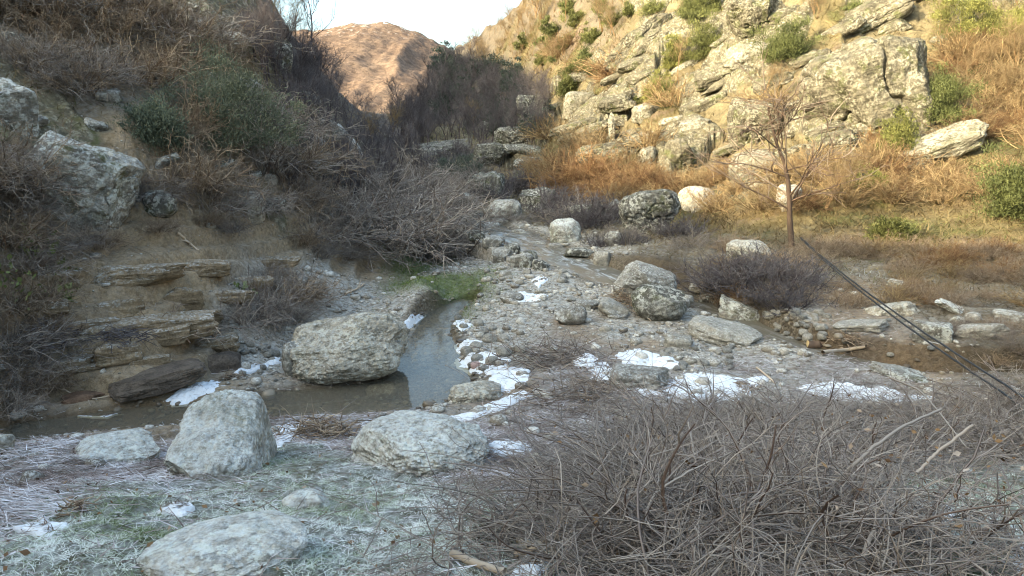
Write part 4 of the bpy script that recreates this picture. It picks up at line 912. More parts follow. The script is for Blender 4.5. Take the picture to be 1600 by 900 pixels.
for i in range(50):
    x = random.uniform(395, 520); y = 60+(x-395)*.75+random.uniform(0, 60)
    tree('gorge', x, y, random.uniform(60, 90), 'leafless purple-brown tree on the shaded gorge side', g3, wide=1.1)
for i, (x, y, h) in enumerate([(440,60,85),(462,70,80),(425,45,80),(485,82,75)]):
    tree('pale', x, y, h, 'pale bare tree catching the sun atop the shaded gorge side', 'pale sunlit trees atop the gorge side')
tree('gorge', 484, 96, 125, 'tall slender bare tree against the sky beside the distant mountain', wide=.9)
g4 = 'bare trees in the shaded valley beyond the stream'
for i in range(190):
    x = random.uniform(625, 850); lo = max(80, 150-(x-640)*.95) if x < 715 else 85+max(0, (x-715))*.5
    y = random.uniform(lo+18, 235)
    tree('gorge', x, y, random.uniform(34, 62), 'leafless grey-purple tree in the shaded valley', g4, wide=1.2)
for i, (x, y, h) in enumerate([(612,250,85),(640,255,70),(668,240,60),(585,245,80),(655,300,85),(622,290,90),(740,215,60),(770,205,55),(705,215,65)]):
    tree('pale' if i % 3 == 0 else 'gorge', x, y, h, 'slim leafless tree among the valley floor thickets', 'slim trees among the valley floor thickets')
g5 = 'dark evergreens in the shaded valley'
EV = [foliage_mesh('evergreen_shrub', 50+i, 1.6, 1.6, 1.4, 60, 60, .13, .035, [MV['ever']]) for i in range(2)]
for i in range(42):
    x = random.uniform(680, 845); y = random.uniform(100+abs(x-715)*.35, 215); o = link('evergreen_shrub', EV[i % 2]); P, s = px2m(x, y, random.uniform(16, 32)); place(o, 0, 0, s/1.3, P=P)
    tag(o, 'dark green evergreen shrub in the shaded valley', 'shrub', g5)
g6 = 'thickets along the shaded stream head'
for (x, y, h) in [(760,318,40),(800,305,45),(880,342,50),(905,347,50),(930,352,45),(735,285,40),(690,275,45),(845,300,40),(720,250,35),(870,328,45),(940,385,26),(895,362,32),(1060,372,40),(1085,387,36),(975,377,30),(945,342,42),(985,382,25),(660,280,50),(640,275,50),(795,345,25)]:
    bush(random.choice(['purple_bush', 'thicket_bush', 'purple_bush']), x, y, h, 'dark leafless thicket bush at the shaded stream head', g6, wide=1.3)
# sweeping sapling over the stream head
tree('pale', 832, 318, 78, 'grey sapling sweeping over the stream head', wide=1.2)

# ------------------------------------------------------------------ green shrubs
def green(key, px0, px1, py0, py1, label, seed, clumps=70, per=80, name='green_shrub', blade=.065):
    cx = (px0+px1)/2; P = hit(cx, py1-3); D = project(P)[2]; w = (px1-px0)/FPX*D; h = (py1-py0)/FPX*D
    e = link(name, foliage_mesh(name, seed, w*.92, w*.7, h*.95, int(clumps*1.5), int(per*1.5), blade*max(1, D/24), .17*blade*max(1, D/24), [MV[key]])); e.location = P
    return tag(e, label, 'shrub')
green('juniper', 250, 448, 96, 228, 'big drooping grey-green juniper on the shaded slope', 1, 120, 110, 'juniper_shrub', .05)
green('juniper', 195, 300, 150, 232, 'darker juniper bough low beside the big juniper', 2, 55, 90, 'juniper_shrub', .05)
green('yellow_green', 1036, 1064, 55, 110, 'upright yellow-green bush at the grey crag end', 3, 40)
green('hill_green', 1060, 1135, 28, 95, 'green mat shrub spilling between the crag and the topmost outcrop', 4)
green('hill_green', 1058, 1128, -15, 28, 'round green shrub on the slope top above the crag', 5)
green('hill_green', 1178, 1270, 15, 98, 'large green bush beside the topmost cracked outcrop', 6, 90)
green('yellow_green', 1462, 1600, -20, 68, 'wide yellow-green shrub at the upper frame corner', 7, 120)
green('yellow_green', 1580, 1660, -30, 60, 'yellow-green shrub running out of the upper frame corner', 17, 60)
green('hill_green', 1418, 1515, 112, 192, 'green bush over the white tongue of rock', 8, 90)
green('yellow_green', 1372, 1432, 180, 238, 'yellow-green bush at the lower end of the white tongue of rock', 9, 50)
green('hill_green', 1532, 1640, 240, 338, 'green rounded bush at the frame side low on the sunny slope', 10, 90)
green('hill_green', 1366, 1432, 335, 378, 'small solitary green bush in the dry grass', 11, 50)
green('yellow_green', 1336, 1386, 268, 296, 'low yellow-green patch of shrub in mid dry slope', 12, 30)
green('hill_green', 870, 945, 85, 122, 'olive green bush above the cream block', 13, 50)
green('hill_green', 843, 875, 25, 75, 'narrow conical green tree high on the slope', 14, 40)
green('hill_green', 870, 905, 115, 150, 'green bush beside the shade line', 15, 40)
green('yellow_green', 1000, 1045, 110, 160, 'straggly yellow-green bush under the grey crag', 16, 40)
green('hill_green', 1070, 1082, 240, 262, 'tiny dark green bush by the narrow crag', 18, 20)
for i, (x, y) in enumerate([(820,70),(850,95),(885,70),(900,35),(925,60),(960,35),(940,15),(985,20),(1020,15),(915,95),(990,75),(890,15),(1030,150),(1000,165),(1330,20)]):
    s = random.uniform(18, 32); green('hill_green', x-s*.6, x+s*.6, y-s*.6, y+s*.3, 'small olive bush among leafless scrub high on the sunny slope', 200+i, 24, 60)['group'] = 'small olive bushes high on the sunny slope'
green('ever', 668, 760, 236, 300, 'dark ivy-green shrub hanging under the mossy hump', 30, 60, 60)

# ------------------------------------------------------------------ sunny slope scrub
g7 = 'leafless tan scrub on the sunny slope'
for i in range(110):
    x = random.uniform(830, 1640); y = random.uniform(-70, 175)
    if x < 1050: y = random.uniform(max(-40, 15-(x-830)*.3), 110)
    if P_rock(x, y) > .6 or 1230 < x < 1470 and 30 < y: continue
    tree('scrub' if i % 3 else 'pale', x, y, random.uniform(38, 75), 'leafless tan sapling on the sunny slope', g7, 'bare_sapling')
g8 = 'dry tan bushes on the sunny slope'
for i in range(170):
    x = random.uniform(860, 1640); y = random.uniform(60, 330)
    if P_rock(x, y) > .5 or 1240 < x < 1470 and 60 < y < 215: continue
    bush(random.choice(['tan_bush']*4+['rust_bush']), x, y, random.uniform(22, 48), 'dry leafless tan bush on the sunny slope', g8, wide=1.2)
for (x, y, h) in [(900,275,45),(925,280,55),(870,270,40),(955,285,40),(890,300,40),(985,290,35),(930,305,35),(1045,300,30)]:
    bush('rust_bush', x, y, h, 'rust-orange bush where the shade line meets the slope foot', 'rust-orange bushes at the shade line', wide=1.4)
for i in range(60):
    x = random.uniform(1110, 1640); y = random.uniform(390, 480)
    bush(random.choice(['brown_bush', 'brown_bush', 'rust_bush', 'tan_bush']), x, y, random.uniform(18, 36), 'low brown bush on the bank beyond the stream', 'low bushes on the bank beyond the stream', wide=1.3)
for i in range(16):
    x = random.uniform(1475, 1660); y = random.uniform(505, 570)
    bush(random.choice(['brown_bush', 'thicket_bush']), x, y, random.uniform(20, 34), 'brown bush beside the backwater ledges', 'brown bushes beside the backwater ledges', wide=1.2)
for (x, y, h) in [(1130,450,55),(1165,455,60),(1200,452,60),(1235,455,55),(1180,430,40),(1225,480,45),(1150,440,45)]:
    bush('purple_bush', x, y, h, 'purple-brown bramble mound below the lone tree', 'purple-brown bramble mounds below the lone tree', wide=1.4)
tree('lone', 1238, 388, 262, 'lone bare tree with twisted trunk at the foot of the sunny slope', wide=1.25, v=0, rz=2.0)
tree('scrub', 1290, 330, 90, 'thin multi-stemmed leafless sapling behind the lone tree', wide=1.2)

# ------------------------------------------------------------------ root tangle and deadwood on the bank
L, r = bush_lines(71, .5, 1.2, 26, 5, 2, -1.0, .016, 1.4); o = link('root_tangle', parts_mesh('root_tangle', L, [MV['root']], r)); place(o, 275, 520, (1.1, .6, 1.0), rz=0); tag(o, 'tangle of bleached roots hanging over the bank ledges', 'roots')
def stick(pts, r0, r1, label, mat='root', name='dead_branch', cat='branch', forks=2, seed=5, lift=.02):
    Q = []
    for px, py in pts:
        P = hit(px, py)
        if P is not None: Q.append(P+np.array([0, 0, lift+r0]))
    Q = np.array(Q); t = np.linspace(0, len(Q)-1, 14); i = np.arange(len(Q)); C = np.stack([np.interp(t, i, Q[:, k]) for k in range(3)], 1)
    for _ in range(3): C[1:-1] = .25*C[:-2]+.5*C[1:-1]+.25*C[2:]
    r = np.random.default_rng(seed); C = C+r.normal(size=C.shape)*r0*(.35 if forks else .1); L = [(C[None], r0, r1, .9)]
    if forks:
        o, d, tt = sprout(C[None], forks, r, .4, .95, .5); d[:, 2] = np.abs(d[:, 2])*.5; LL = np.linalg.norm(C[-1]-C[0])*.35
        L.append((grow(o, d, np.full(forks, LL), 6, r, .4, 0, .08), r0*.55, r1*.5, .8))
    return tag(link(name, parts_mesh(name, L, [MV[mat]], r, 7)), label, cat)
stick([(278,368),(295,382),(312,396)], .022, .012, 'forked grey dead branch lying on the bare earth bank')
stick([(18,345),(40,322),(36,310)], .03, .012, 'whitish broken branch at the frame side under the big outcrop')
stick([(42,332),(62,352),(88,362)], .018, .008, 'thin whitish branch curving below the big outcrop')
stick([(540,462),(556,455),(570,447)], .022, .01, 'bleached forked twig on the gravelly foot of the bank', forks=3)
stick([(90,605),(115,622),(150,628),(180,620)], .012, .006, 'thin pale root trailing down to the pool edge', forks=1)
stick([(708,878),(740,892),(790,908)], .019, .015, 'pale stripped branch lying at the grass edge', forks=0)
stick([(1182,578),(1200,592),(1212,604)], .014, .01, 'short pale stick beside the snow streak', forks=0)
stick([(1285,556),(1318,552),(1352,547)], .03, .025, 'straight pale branch lying by the log end', forks=0)
stick([(682,517),(700,517),(722,514)], .012, .010, 'thin pale stick across the pool edge cobbles', forks=0)
stick([(1010,470),(1000,486),(1018,505)], .014, .008, 'thin driftwood stick by the speckled boulder', forks=1)

for i in range(70):
    x = random.uniform(735, 880); y = random.uniform(max(5, 78-(x-715)*.62)+8, 105)
    tree('scrub' if i % 2 else 'pale', x, y, random.uniform(14, 28), 'leafless tree high up where the sunny slope meets the sky', 'small trees high up where the sunny slope meets the sky', 'hilltop_tree', wide=1.3)
# ------------------------------------------------------------------ grass, litter, gravel
def scatter(n, r0, r1, weights, seed, azlim=45, pw=1.0):
    """n ground points between distances r0..r1 where the given kinds of ground lie"""
    r = np.random.default_rng(seed); out = []
    got = 0
    while got < n:
        a = np.radians(r.uniform(-azlim, azlim, n*2)); d = (r0**pw+(r1**pw-r0**pw)*r.random(n*2))**(1/pw) if pw else np.exp(r.uniform(math.log(r0), math.log(r1), n*2))
        Q = np.stack([np.sin(a)*d, np.cos(a)*d], 1); g = zones(Q); w = sum(g[:, ZONES.index(k)]*v for k, v in weights.items())
        b = bed_info(Q)[0]; keep = (r.random(len(Q)) < w) & (b > 1.08); out.append(Q[keep]); got += keep.sum()
    Q = np.concatenate(out)[:n]; return np.concatenate([Q, height(Q)[:, None]], 1), r
def blades(P, r, L, W_, flat=.5, curl=.6, k=4, heading=None):
    n = len(P); th = r.uniform(0, 2*math.pi, n) if heading is None else heading+r.normal(size=n)*.5
    out = np.stack([np.cos(th), np.sin(th), np.zeros(n)], 1); d = unit(out*flat+np.array([0, 0, 1.])*(1-flat)+r.normal(size=(n, 3))*.15)
    C = [P]; s = (L/(k-1))[:, None]
    for i in range(1, k): d = unit(d+(out*.6-np.array([0, 0, .6]))*curl/(k-1)); C.append(C[-1]+d*s)
    C = np.stack(C, 1); side = unit(np.cross(d, np.array([0, 0, 1.]))+r.normal(size=(n, 3))*.25); t = np.linspace(1, .15, k)[None, :, None]
    S = side[:, None]*W_[:, None, None]*t*.5
    V = np.stack([C-S, C+S], 2).reshape(-1, 3); b = (np.arange(n)*k*2)[:, None]; i = (np.arange(k-1)*2)[None]
    F = np.stack([b+i, b+i+1, b+i+3, b+i+2], -1).reshape(-1, 4); return V, F, k*2
def mat_blade(name, stops, frost=.0):
    k = NT(name, .8, .2); c = k.ramp(k.attr('shade', 'Fac'), stops)
    return k.done(c)
def clumpy(P, r, f=2.2, seed=3): return np.clip(.5+.75*fbm(np.concatenate([P[:, :2]*f, np.zeros((len(P), 1))], 1), 3, seed)+r.normal(size=len(P))*.18, 0, 1)
P, r = scatter(12500, 2.0, 9.5, {'frost_grass': 1, 'litter': .05}, 21, pw=.35); qt = clumpy(P, r); nt = len(P); tl = r.uniform(.6, 1.4, nt); th = r.uniform(0, 6.28, nt)
q = np.repeat(qt, 13); n = nt*13; P = np.repeat(P, 13, 0)+np.concatenate([r.normal(size=(n, 2))*.016, np.full((n, 1), -.004)], 1)
V, F, m = blades(P, r, r.uniform(.03, .075, n)*np.repeat(tl, 13)*(1.2-.45*q), r.uniform(.0018, .0040, n), .55, 1.3)
me = mesh_np('frosted_grass', V, [F], attrs={'shade': np.repeat(np.clip(q+r.normal(size=n)*.16+.06, 0, 1), m)}, mats=[mat_blade('frosted_grass', [(0, (.06,.085,.025)), (.17, (.16,.21,.08)), (.33, (.38,.43,.32)), (.6, (.60,.65,.58)), (1, (.80,.83,.81))])])
tag(link('grass', me), 'frosted short grass on the near bank', 'grass', kind='stuff')
P, r = scatter(52000, 2.6, 13, {'litter': 1, 'frost_grass': .02, 'gravel': .10, 'mud': .12}, 22, pw=.35); n = len(P); q = clumpy(P, r, 3.5)
P[:, 2] += r.uniform(0, .035, n)
V, F, m = blades(P, r, r.uniform(.04, .17, n)*(1+(r.random(n) < .06)*1.0), r.uniform(.003, .0085, n), .97, .12, 4, np.where(P[:, 0] < -1.2, r.choice([0, 3.14], n), r.choice([.3, 3.4], n)+r.normal(size=n)*.5))
P[:, 2] += 0
me = mesh_np('flood_litter', V, [F], attrs={'shade': np.repeat(np.clip(q*.7+r.uniform(0, .4, n)-.05, 0, 1), m)}, mats=[mat_blade('flood_litter', [(0, (.05,.035,.028)), (.3, (.15,.11,.095)), (.5, (.33,.28,.26)), (.75, (.58,.56,.58)), (1, (.76,.77,.80))])])
tag(link('plant_litter', me), 'frosted flattened dead stalks left by high water', 'litter', kind='stuff')
# dry grass of the sunny slope
P, r = scatter(145000, 13, 90, {'dry_grass': 1, 'scrub': .12, 'rock': .3}, 23, pw=.5); n = len(P); q = clumpy(P, r, .5); dist = np.hypot(P[:, 0], P[:, 1])
V, F, m = blades(P, r, r.uniform(.16, .46, n)*(.7+dist/60), .012*dist/18*r.uniform(.6, 1.4, n), .45, 1.0)
me = mesh_np('dry_grass', V, [F], attrs={'shade': np.repeat(np.clip(q*.8+r.uniform(-.1, .3, n), 0, 1), m)}, mats=[mat_blade('dry_grass', [(0, (.065,.048,.024)), (.25, (.125,.085,.037)), (.5, (.185,.14,.062)), (.75, (.245,.195,.098)), (.88, (.13,.13,.042)), (1, (.10,.11,.034))])])
tag(link('grass', me), 'dry tawny grass on the sunny slope', 'grass', kind='stuff')
# dead grass and leaves in the shade
P, r = scatter(58000, 6, 40, {'scrub': 1, 'earth': .10, 'moss': .3, 'wood': .3, 'rock': .25}, 24, pw=.4); n = len(P); q = clumpy(P, r, .9); dist = np.hypot(P[:, 0], P[:, 1])
V, F, m = blades(P, r, r.uniform(.10, .30, n), .006*np.maximum(1, dist/10)*r.uniform(.6, 1.4, n), .6, 1.1)
me = mesh_np('dead_grass', V, [F], attrs={'shade': np.repeat(np.clip(q*.8+r.uniform(-.1, .3, n), 0, 1), m)}, mats=[mat_blade('dead_grass', [(0, (.06,.05,.03)), (.35, (.13,.105,.065)), (.7, (.22,.185,.125)), (.9, (.33,.30,.25)), (1, (.45,.46,.44))])])
tag(link('grass', me), 'dead grass under the scrub', 'grass', kind='stuff')
P, r = scatter(5000, 10, 26, {'moss': 1}, 25, pw=.5); n = len(P)
V, F, m = blades(P, r, r.uniform(.04, .10, n), np.full(n, .009), .4, .6)
me = mesh_np('green_grass', V, [F], attrs={'shade': np.repeat(r.uniform(0, 1, n), m)}, mats=[mat_blade('wet_green_grass', [(0, (.06,.09,.02)), (.6, (.12,.17,.04)), (1, (.22,.27,.09))])])
tag(link('grass', me), 'green grass patch by the spring', 'grass', kind='stuff')
# gravel: small stones nobody could count
def stones_mesh(P, size, r, nsub=3):
    S, Fs = cube_sphere(nsub); ns = len(S); n = len(P); kinds = 12; B = []
    for k in range(kinds):
        b = S*r.uniform(.65, 1.15, 3); b = b*(1+.28*vnoise(S*1.6+k*9, k)[:, None]); B.append(b)
    B = np.array(B); kk = r.integers(0, kinds, n); th = r.uniform(0, 6.28, n); c, s = np.cos(th), np.sin(th)
    b = B[kk]*size[:, None, None]*np.array([1, .85, .6]); x = b[..., 0]*c[:, None]-b[..., 1]*s[:, None]; y = b[..., 0]*s[:, None]+b[..., 1]*c[:, None]
    V = np.stack([x, y, b[..., 2]], -1)+P[:, None]+np.array([0, 0, 1])*(size*.22)[:, None, None]
    F = (Fs[None]+(np.arange(n)*ns)[:, None, None]).reshape(-1, 4); return V.reshape(-1, 3), F, ns
k = NT('gravel_stones', .88, .25); cc = k.ramp(k.attr('shade', 'Fac'), [(0, (.15,.13,.105)), (.4, (.29,.265,.215)), (.75, (.40,.375,.325)), (1, (.55,.53,.48))]); nn = k.noise(40, 4, .7, k.wpos())
cc = k.mix(1, cc, k.ramp(nn, [(.3, .6), (.7, 1.3)]), 'MULTIPLY'); cc = k.mix(k.math('MULTIPLY', k.ramp(k.nz(), [(.4, 0.0), (.9, .5)]), k.ramp(nn, [(.45, 0.0), (.6, 1.0)])), cc, FROST); MG = k.done(cc, k.bump(nn, .5, .01))
P, r = scatter(7500, 5.5, 27, {'gravel': 1, 'mud': .35, 'litter': .12, 'earth': .13}, 26, pw=.6); n = len(P); sz = np.minimum(.0095*np.exp(np.abs(r.normal(size=n))**1.3*.7)*np.maximum(1, np.hypot(P[:, 0], P[:, 1])/13), .10)
V, F, ns = stones_mesh(P, sz, r); tag(link('gravel', mesh_np('gravel', V, [F], attrs={'shade': np.repeat(r.uniform(0, 1, n)**1.2, ns)}, mats=[MG])), 'mixed gravel of the stream bar', 'gravel', kind='stuff')
# stones on the bed under the water
r = np.random.default_rng(27); Q = []
for bd in beds:
    i = r.integers(0, len(bd), 1500); Q.append(np.stack([bd[i, 0]+r.uniform(-1, 1, 1500)*bd[i, 3]*1.1, bd[i, 1]+r.uniform(-1, 1, 1500)*bd[i, 3]*1.1], 1))
Q = np.concatenate(Q); P = np.concatenate([Q, height(Q)[:, None]], 1); n = len(P); V, F, ns = stones_mesh(P, np.minimum(.016*np.exp(np.abs(r.normal(size=n))*.7), .09), r)
k = NT('wet_stones', .3, .4); MW = k.done(k.ramp(k.attr('shade', 'Fac'), [(0, (.07,.055,.04)), (.6, (.17,.14,.10)), (1, (.30,.27,.21))]))
tag(link('gravel', mesh_np('gravel', V, [F], attrs={'shade': np.repeat(r.uniform(0, 1, n), ns)}, mats=[MW])), 'wet stones on the stream bed', 'gravel', kind='stuff')

# ------------------------------------------------------------------ cobbles one can count
CB = []
for i in range(8):
    p, F = rock_shape(700+i, 14, 2.7, 4, .6); CB.append(p*np.array([.5, .42, .34]))
CBM = {m: [mesh_np('cobble', p, [F], mats=[MR[m]]) for p in CB] for m in ('cobble', 'grey', 'pink')}
def cobbles(spots, label, group, mats=('cobble', 'cobble', 'grey'), sc=1.0):
    for x, y, w in spots:
        P = hit(x, y)
        if P is None: continue
        s = w/FPX*project(P)[2]*sc; o = link('cobble', random.choice(CBM[random.choice(mats)])); o.location = P+np.array([0, 0, s*.14]); o.scale = (s, s, s*random.uniform(.8, 1.1)); o.rotation_euler = (random.uniform(-.3, .3), random.uniform(-.3, .3), random.uniform(0, 6.28))
        tag(o, label, 'stone', group)
def around(n, x0, x1, y0, y1, w0, w1, seed):
    r = random.Random(seed); return [(r.uniform(x0, x1), r.uniform(y0, y1), r.uniform(w0, w1)) for _ in range(n)]
cobbles([(700,530,20),(694,553,20),(702,541,12),(766,533,26),(786,532,20),(744,546,22),(730,552,22),(787,554,28),(768,567,26),(745,562,20),(757,578,14),(712,576,16),(701,599,16),(722,588,18),(755,521,18),(725,512,14),(812,550,24),(748,508,18),(738,572,16),(700,510,14),(716,498,12),(770,515,14),(690,520,12)],
        'rounded cobble at the pool edge near the snow', 'rounded cobbles at the pool edge')
cobbles([(743,573,17)], 'single pink cobble in the snow at the pool edge', None, ('pink',))
cobbles(around(34, 1195, 1292, 486, 535, 9, 20, 4), 'grey cobble in the stone spread on the far bank', 'cobbles in the stone spread on the far bank')
cobbles(around(30, 1035, 1145, 536, 580, 7, 16, 5)+[(1098,570,18),(1066,572,16)], 'cobble in the stony strip behind the snow', 'cobbles in the stony strip behind the snow')
cobbles(around(20, 372, 445, 540, 596, 7, 16, 6), 'wet angular stone at the foot of the earth bank', 'stones at the foot of the earth bank', ('grey', 'cobble'))
cobbles(around(26, 770, 960, 400, 470, 6, 16, 7), 'cobble scattered beside the rapids', 'cobbles scattered beside the rapids')
cobbles([(828,381,8),(838,376,7),(848,367,8),(850,372,6),(858,338,10),(866,330,7),(880,432,10),(1150,498,14),(1206,494,14),(1420,500,12),(1455,545,12)], 'pale stone at the far water side', 'pale stones at the far water side')
cobbles(around(16, 1300, 1480, 500, 560, 6, 14, 9), 'stone lying on the muddy far bank', 'stones lying on the muddy far bank')

# ------------------------------------------------------------------ snow
k = NT('snow', .6, .3); nn = k.noise(30, 4, .6, k.wpos()); MS = k.done(k.mix(k.ramp(k.noise(55, 4, .8, k.wpos()), [(.60, 0.0), (.72, .8)]), k.ramp(nn, [(.3, (.66,.71,.76)), (.7, (.80,.83,.86))]), (.30,.26,.22)), k.bump(nn, .35, .012)); MS.node_tree.nodes['Principled BSDF'].inputs['Subsurface Weight'].default_value = 0
SNOW = []
def snow(poly, label, th=.05, seed=1, name='snow_patch'):
    """an irregular sheet of old snow lying on the ground; poly: its outline"""
    Q = np.array([hit(x, y)[:2] for x, y in poly]); c = Q.mean(0); Q = c+(Q-c)*1.22; nA, nR = 110, 34
    t = np.linspace(0, len(Q), nA, endpoint=False); i = t.astype(int); f = (t-i)[:, None]; f = f*f*(3-2*f)*.5+f*.5; ring = Q[i]*(1-f)+Q[(i+1) % len(Q)]*f
    ph = np.stack([ring[:, 0]*7, ring[:, 1]*7, np.full(nA, seed*3.7)], 1); size = np.linalg.norm(ring-c, axis=1).mean(); ring = c+(ring-c)*(1+.16*fbm(ph, 3, seed)+.10*fbm(ph*3, 2, seed+4))[:, None]
    u = np.linspace(0, 1, nR); X = c+(ring-c)[:, None]*u[None, :, None]; g = height(X.reshape(-1, 2)).reshape(nA, nR)
    wl = bed_info(X.reshape(-1, 2)); g = np.where((wl[0] < 1.1).reshape(nA, nR), np.maximum(g, wl[1].reshape(nA, nR)+.012), g)
    X3 = np.concatenate([X.reshape(-1, 2), np.zeros((nA*nR, 1))], 1); zz = g+th*(np.sqrt(np.clip(1-u[None]**3, 0, 1))*.85-.22+.75*fbm(X3*5, 4, seed).reshape(nA, nR)+.30*fbm(X3*26, 3, seed+2).reshape(nA, nR)); zz[:, -1] = g[:, -1]-.02
    SNOW.append(np.concatenate([X, zz[..., None]], -1)[:, :-4].reshape(-1, 3)[(zz > g+.004)[:, :-4].ravel()])
    V = np.concatenate([X, zz[..., None]], -1).reshape(-1, 3); a, b = np.meshgrid(np.arange(nA), np.arange(nR-1), indexing='ij'); a2 = (a+1) % nA
    F = np.stack([a*nR+b, a2*nR+b, a2*nR+b+1, a*nR+b+1], -1).reshape(-1, 4)[:, ::-1]
    o = link(name, mesh_np(name, V, [F], mats=[MS])); return tag(o, label, 'snow')
snow([(262,624),(300,604),(330,597),(345,603),(325,614),(290,628)], 'oblong snow patch at the foot of the smooth dark bedrock')
snow([(368,582),(400,570),(430,562),(432,568),(400,580),(375,586)], 'narrow snow strip by the stones at the earth bank', seed=2)
snow([(613,516),(636,500),(660,490),(664,495),(640,512),(622,523)], 'curved snow strip along the pool beside the big pale boulder', seed=3)
snow([(716,575),(730,556),(760,550),(790,556),(785,570),(745,582),(720,584)], 'snow around the pool edge cobbles', seed=4, th=.02)
snow([(760,580),(800,572),(822,580),(820,600),(790,612),(765,622),(770,600)], 'ragged snow patch beside the half-submerged rock', seed=5)
snow([(708,650),(745,640),(780,628),(815,612),(822,622),(780,642),(730,656)], 'long snow ribbon along the pool shore', seed=6)
snow([(712,540),(735,530),(750,534),(738,546),(716,552)], 'small snow patch between the cobbles and the water', seed=7, th=.02)
snow([(708,506),(724,500),(736,508),(722,516)], 'tiny snow patch at the upper pool edge', seed=8, th=.02)
snow([(897,566),(915,556),(934,558),(928,570),(905,574)], 'isolated oval snow patch on the litter', seed=9)
snow([(925,575),(950,572),(985,600),(1020,612),(1010,618),(965,604),(930,592)], 'snow streak on the near side of the flat brownish rock', seed=10)
snow([(970,556),(1000,548),(1040,558),(1062,575),(1030,574),(985,570)], 'snow drift behind the flat brownish rock', seed=11)
snow([(1046,600),(1080,588),(1130,590),(1190,592),(1170,606),(1140,630),(1090,634),(1048,618)], 'broad snow sheet at the bramble edge', seed=12)
snow([(1250,606),(1300,600),(1380,608),(1430,622),(1370,630),(1300,622)], 'long snow sheet behind the bramble thicket', seed=13)
snow([(424,676),(448,662),(475,664),(466,684),(436,694)], 'snow patch by the twig heap and flat-topped boulder', seed=14)
snow([(562,664),(578,658),(590,662),(574,672)], 'small snow cap behind the broad frosted boulder', seed=15)
snow([(132,671),(150,664),(182,659),(166,667)], 'thin ice sheet on the pool by the low frosted rock', th=.008, seed=16, name='ice_sheet')
snow([(805,900),(820,868),(850,862),(862,885),(840,905)], 'snow lying among the stripped sticks', seed=17)
snow([(1462,812),(1478,798),(1492,808),(1480,822)], 'snow lump inside the bramble thicket', seed=18, th=.06)
snow([(765,700),(790,690),(830,700),(815,712),(780,712)], 'snow streak by the broad frosted boulder and bramble edge', seed=19)
snow([(790,464),(815,458),(850,462),(838,470),(800,472)], 'snow sliver midway up the gravel bar', seed=20)
snow([(832,440),(846,432),(854,438),(842,448)], 'small snow dot high on the gravel bar', seed=21)
snow([(250,800),(272,790),(300,796),(285,808)], 'small snow patch in the frosty grass beside the dead leaf', seed=22)
snow([(30,830),(70,816),(105,824),(80,842)], 'snow patch in the frosty grass by the frame side', seed=23)
snow([(1560,880),(1600,850),(1650,870),(1620,910)], 'snow patch in the corner beyond the thicket', seed=24)

r = np.random.default_rng(41); P = np.concatenate([S_[r.integers(0, len(S_), 70)] for S_ in SNOW if len(S_) > 20]); n = len(P); P[:, 2] += .004
V, F, m = blades(P, r, r.uniform(.015, .09, n), r.uniform(.0025, .007, n), .99, .05)
tag(link('plant_litter', mesh_np('snow_litter', V, [F], attrs={'shade': np.repeat(r.uniform(0, .55, n), m)}, mats=[mat_blade('snow_litter', [(0, (.05,.035,.028)), (.5, (.2,.15,.11)), (1, (.4,.36,.3))])])), 'bits of dead stalk melted into the snow', 'litter', kind='stuff')
# ------------------------------------------------------------------ twig heaps
def heap(px, py, wpx, label, seed, H=.18, n=260, mat='brown', rad=.006, name='twig_debris'):
    P = hit(px, py); w = wpx/FPX*project(P)[2]; r = np.random.default_rng(seed)
    o = np.concatenate([r.normal(size=(n, 2))*w*np.array([.26, .2]), np.zeros((n, 1))], 1); o[:, 2] = H*np.exp(-((o[:, :2]/w)**2).sum(1)*7)*r.random(n)
    C = grow(o, np.concatenate([r.normal(size=(n, 2)), r.normal(size=(n, 1))*.25], 1), r.uniform(.1, .45, n)*w*.9, 5, r, .5, -.15, .12)
    e = link(name, parts_mesh(name, [(C, rad*r.uniform(.5, 1.6, n), rad*.4, None)], [MV[mat]], r)); e.location = P; return tag(e, label, 'twigs', kind='stuff')
heap(500,684,130, 'heap of frosted twigs between the near boulders', 31, .22, 320)
heap(972,480,70, 'dark brushwood washed against the speckled boulder', 32, .35, 260)
heap(835,388,26, 'dark twigs caught in midstream', 33, .2, 80)
heap(1330,534,60, 'brown twigs washed up on the far bank', 34, .12, 120)
heap(1160,608,40, 'dark driftwood knot on the snow', 35, .12, 90)
heap(790,850,110, 'dead stalks and sticks at the bramble foot', 36, .16, 220, 'bramble')
heap(120,800,60, 'curled dead leaves and stalks in the frosty grass', 37, .08, 60)
heap(60,530,130, 'drift of dead twigs on the bank ledge', 38, .3, 260, 'purple')
heap(190,530,90, 'twig drift on the pale square-cut ledge', 39, .15, 160, 'purple')
heap(360,595,50, 'dark twig drift at the pool side bedrock', 40, .12, 120)
heap(880,560,190, 'matted driftwood stalks on the gravel bar', 41, .08, 500, 'bramble', .006)
heap(930,620,220, 'frosted driftwood stalks before the flat brownish rock', 42, .07, 500, 'bramble', .005)
stick([(796,842),(812,856),(830,866)], .018, .016, 'grey stick end in the snow at the bramble foot', forks=0, seed=8)
stick([(838,868),(856,858),(872,853)], .022, .02, 'pale cut stick in the snow at the bramble foot', forks=0, seed=9)
stick([(806,876),(830,870),(850,858)], .012, .010, 'thin dark stick across the snow at the bramble foot', mat='brown', forks=1, seed=10)

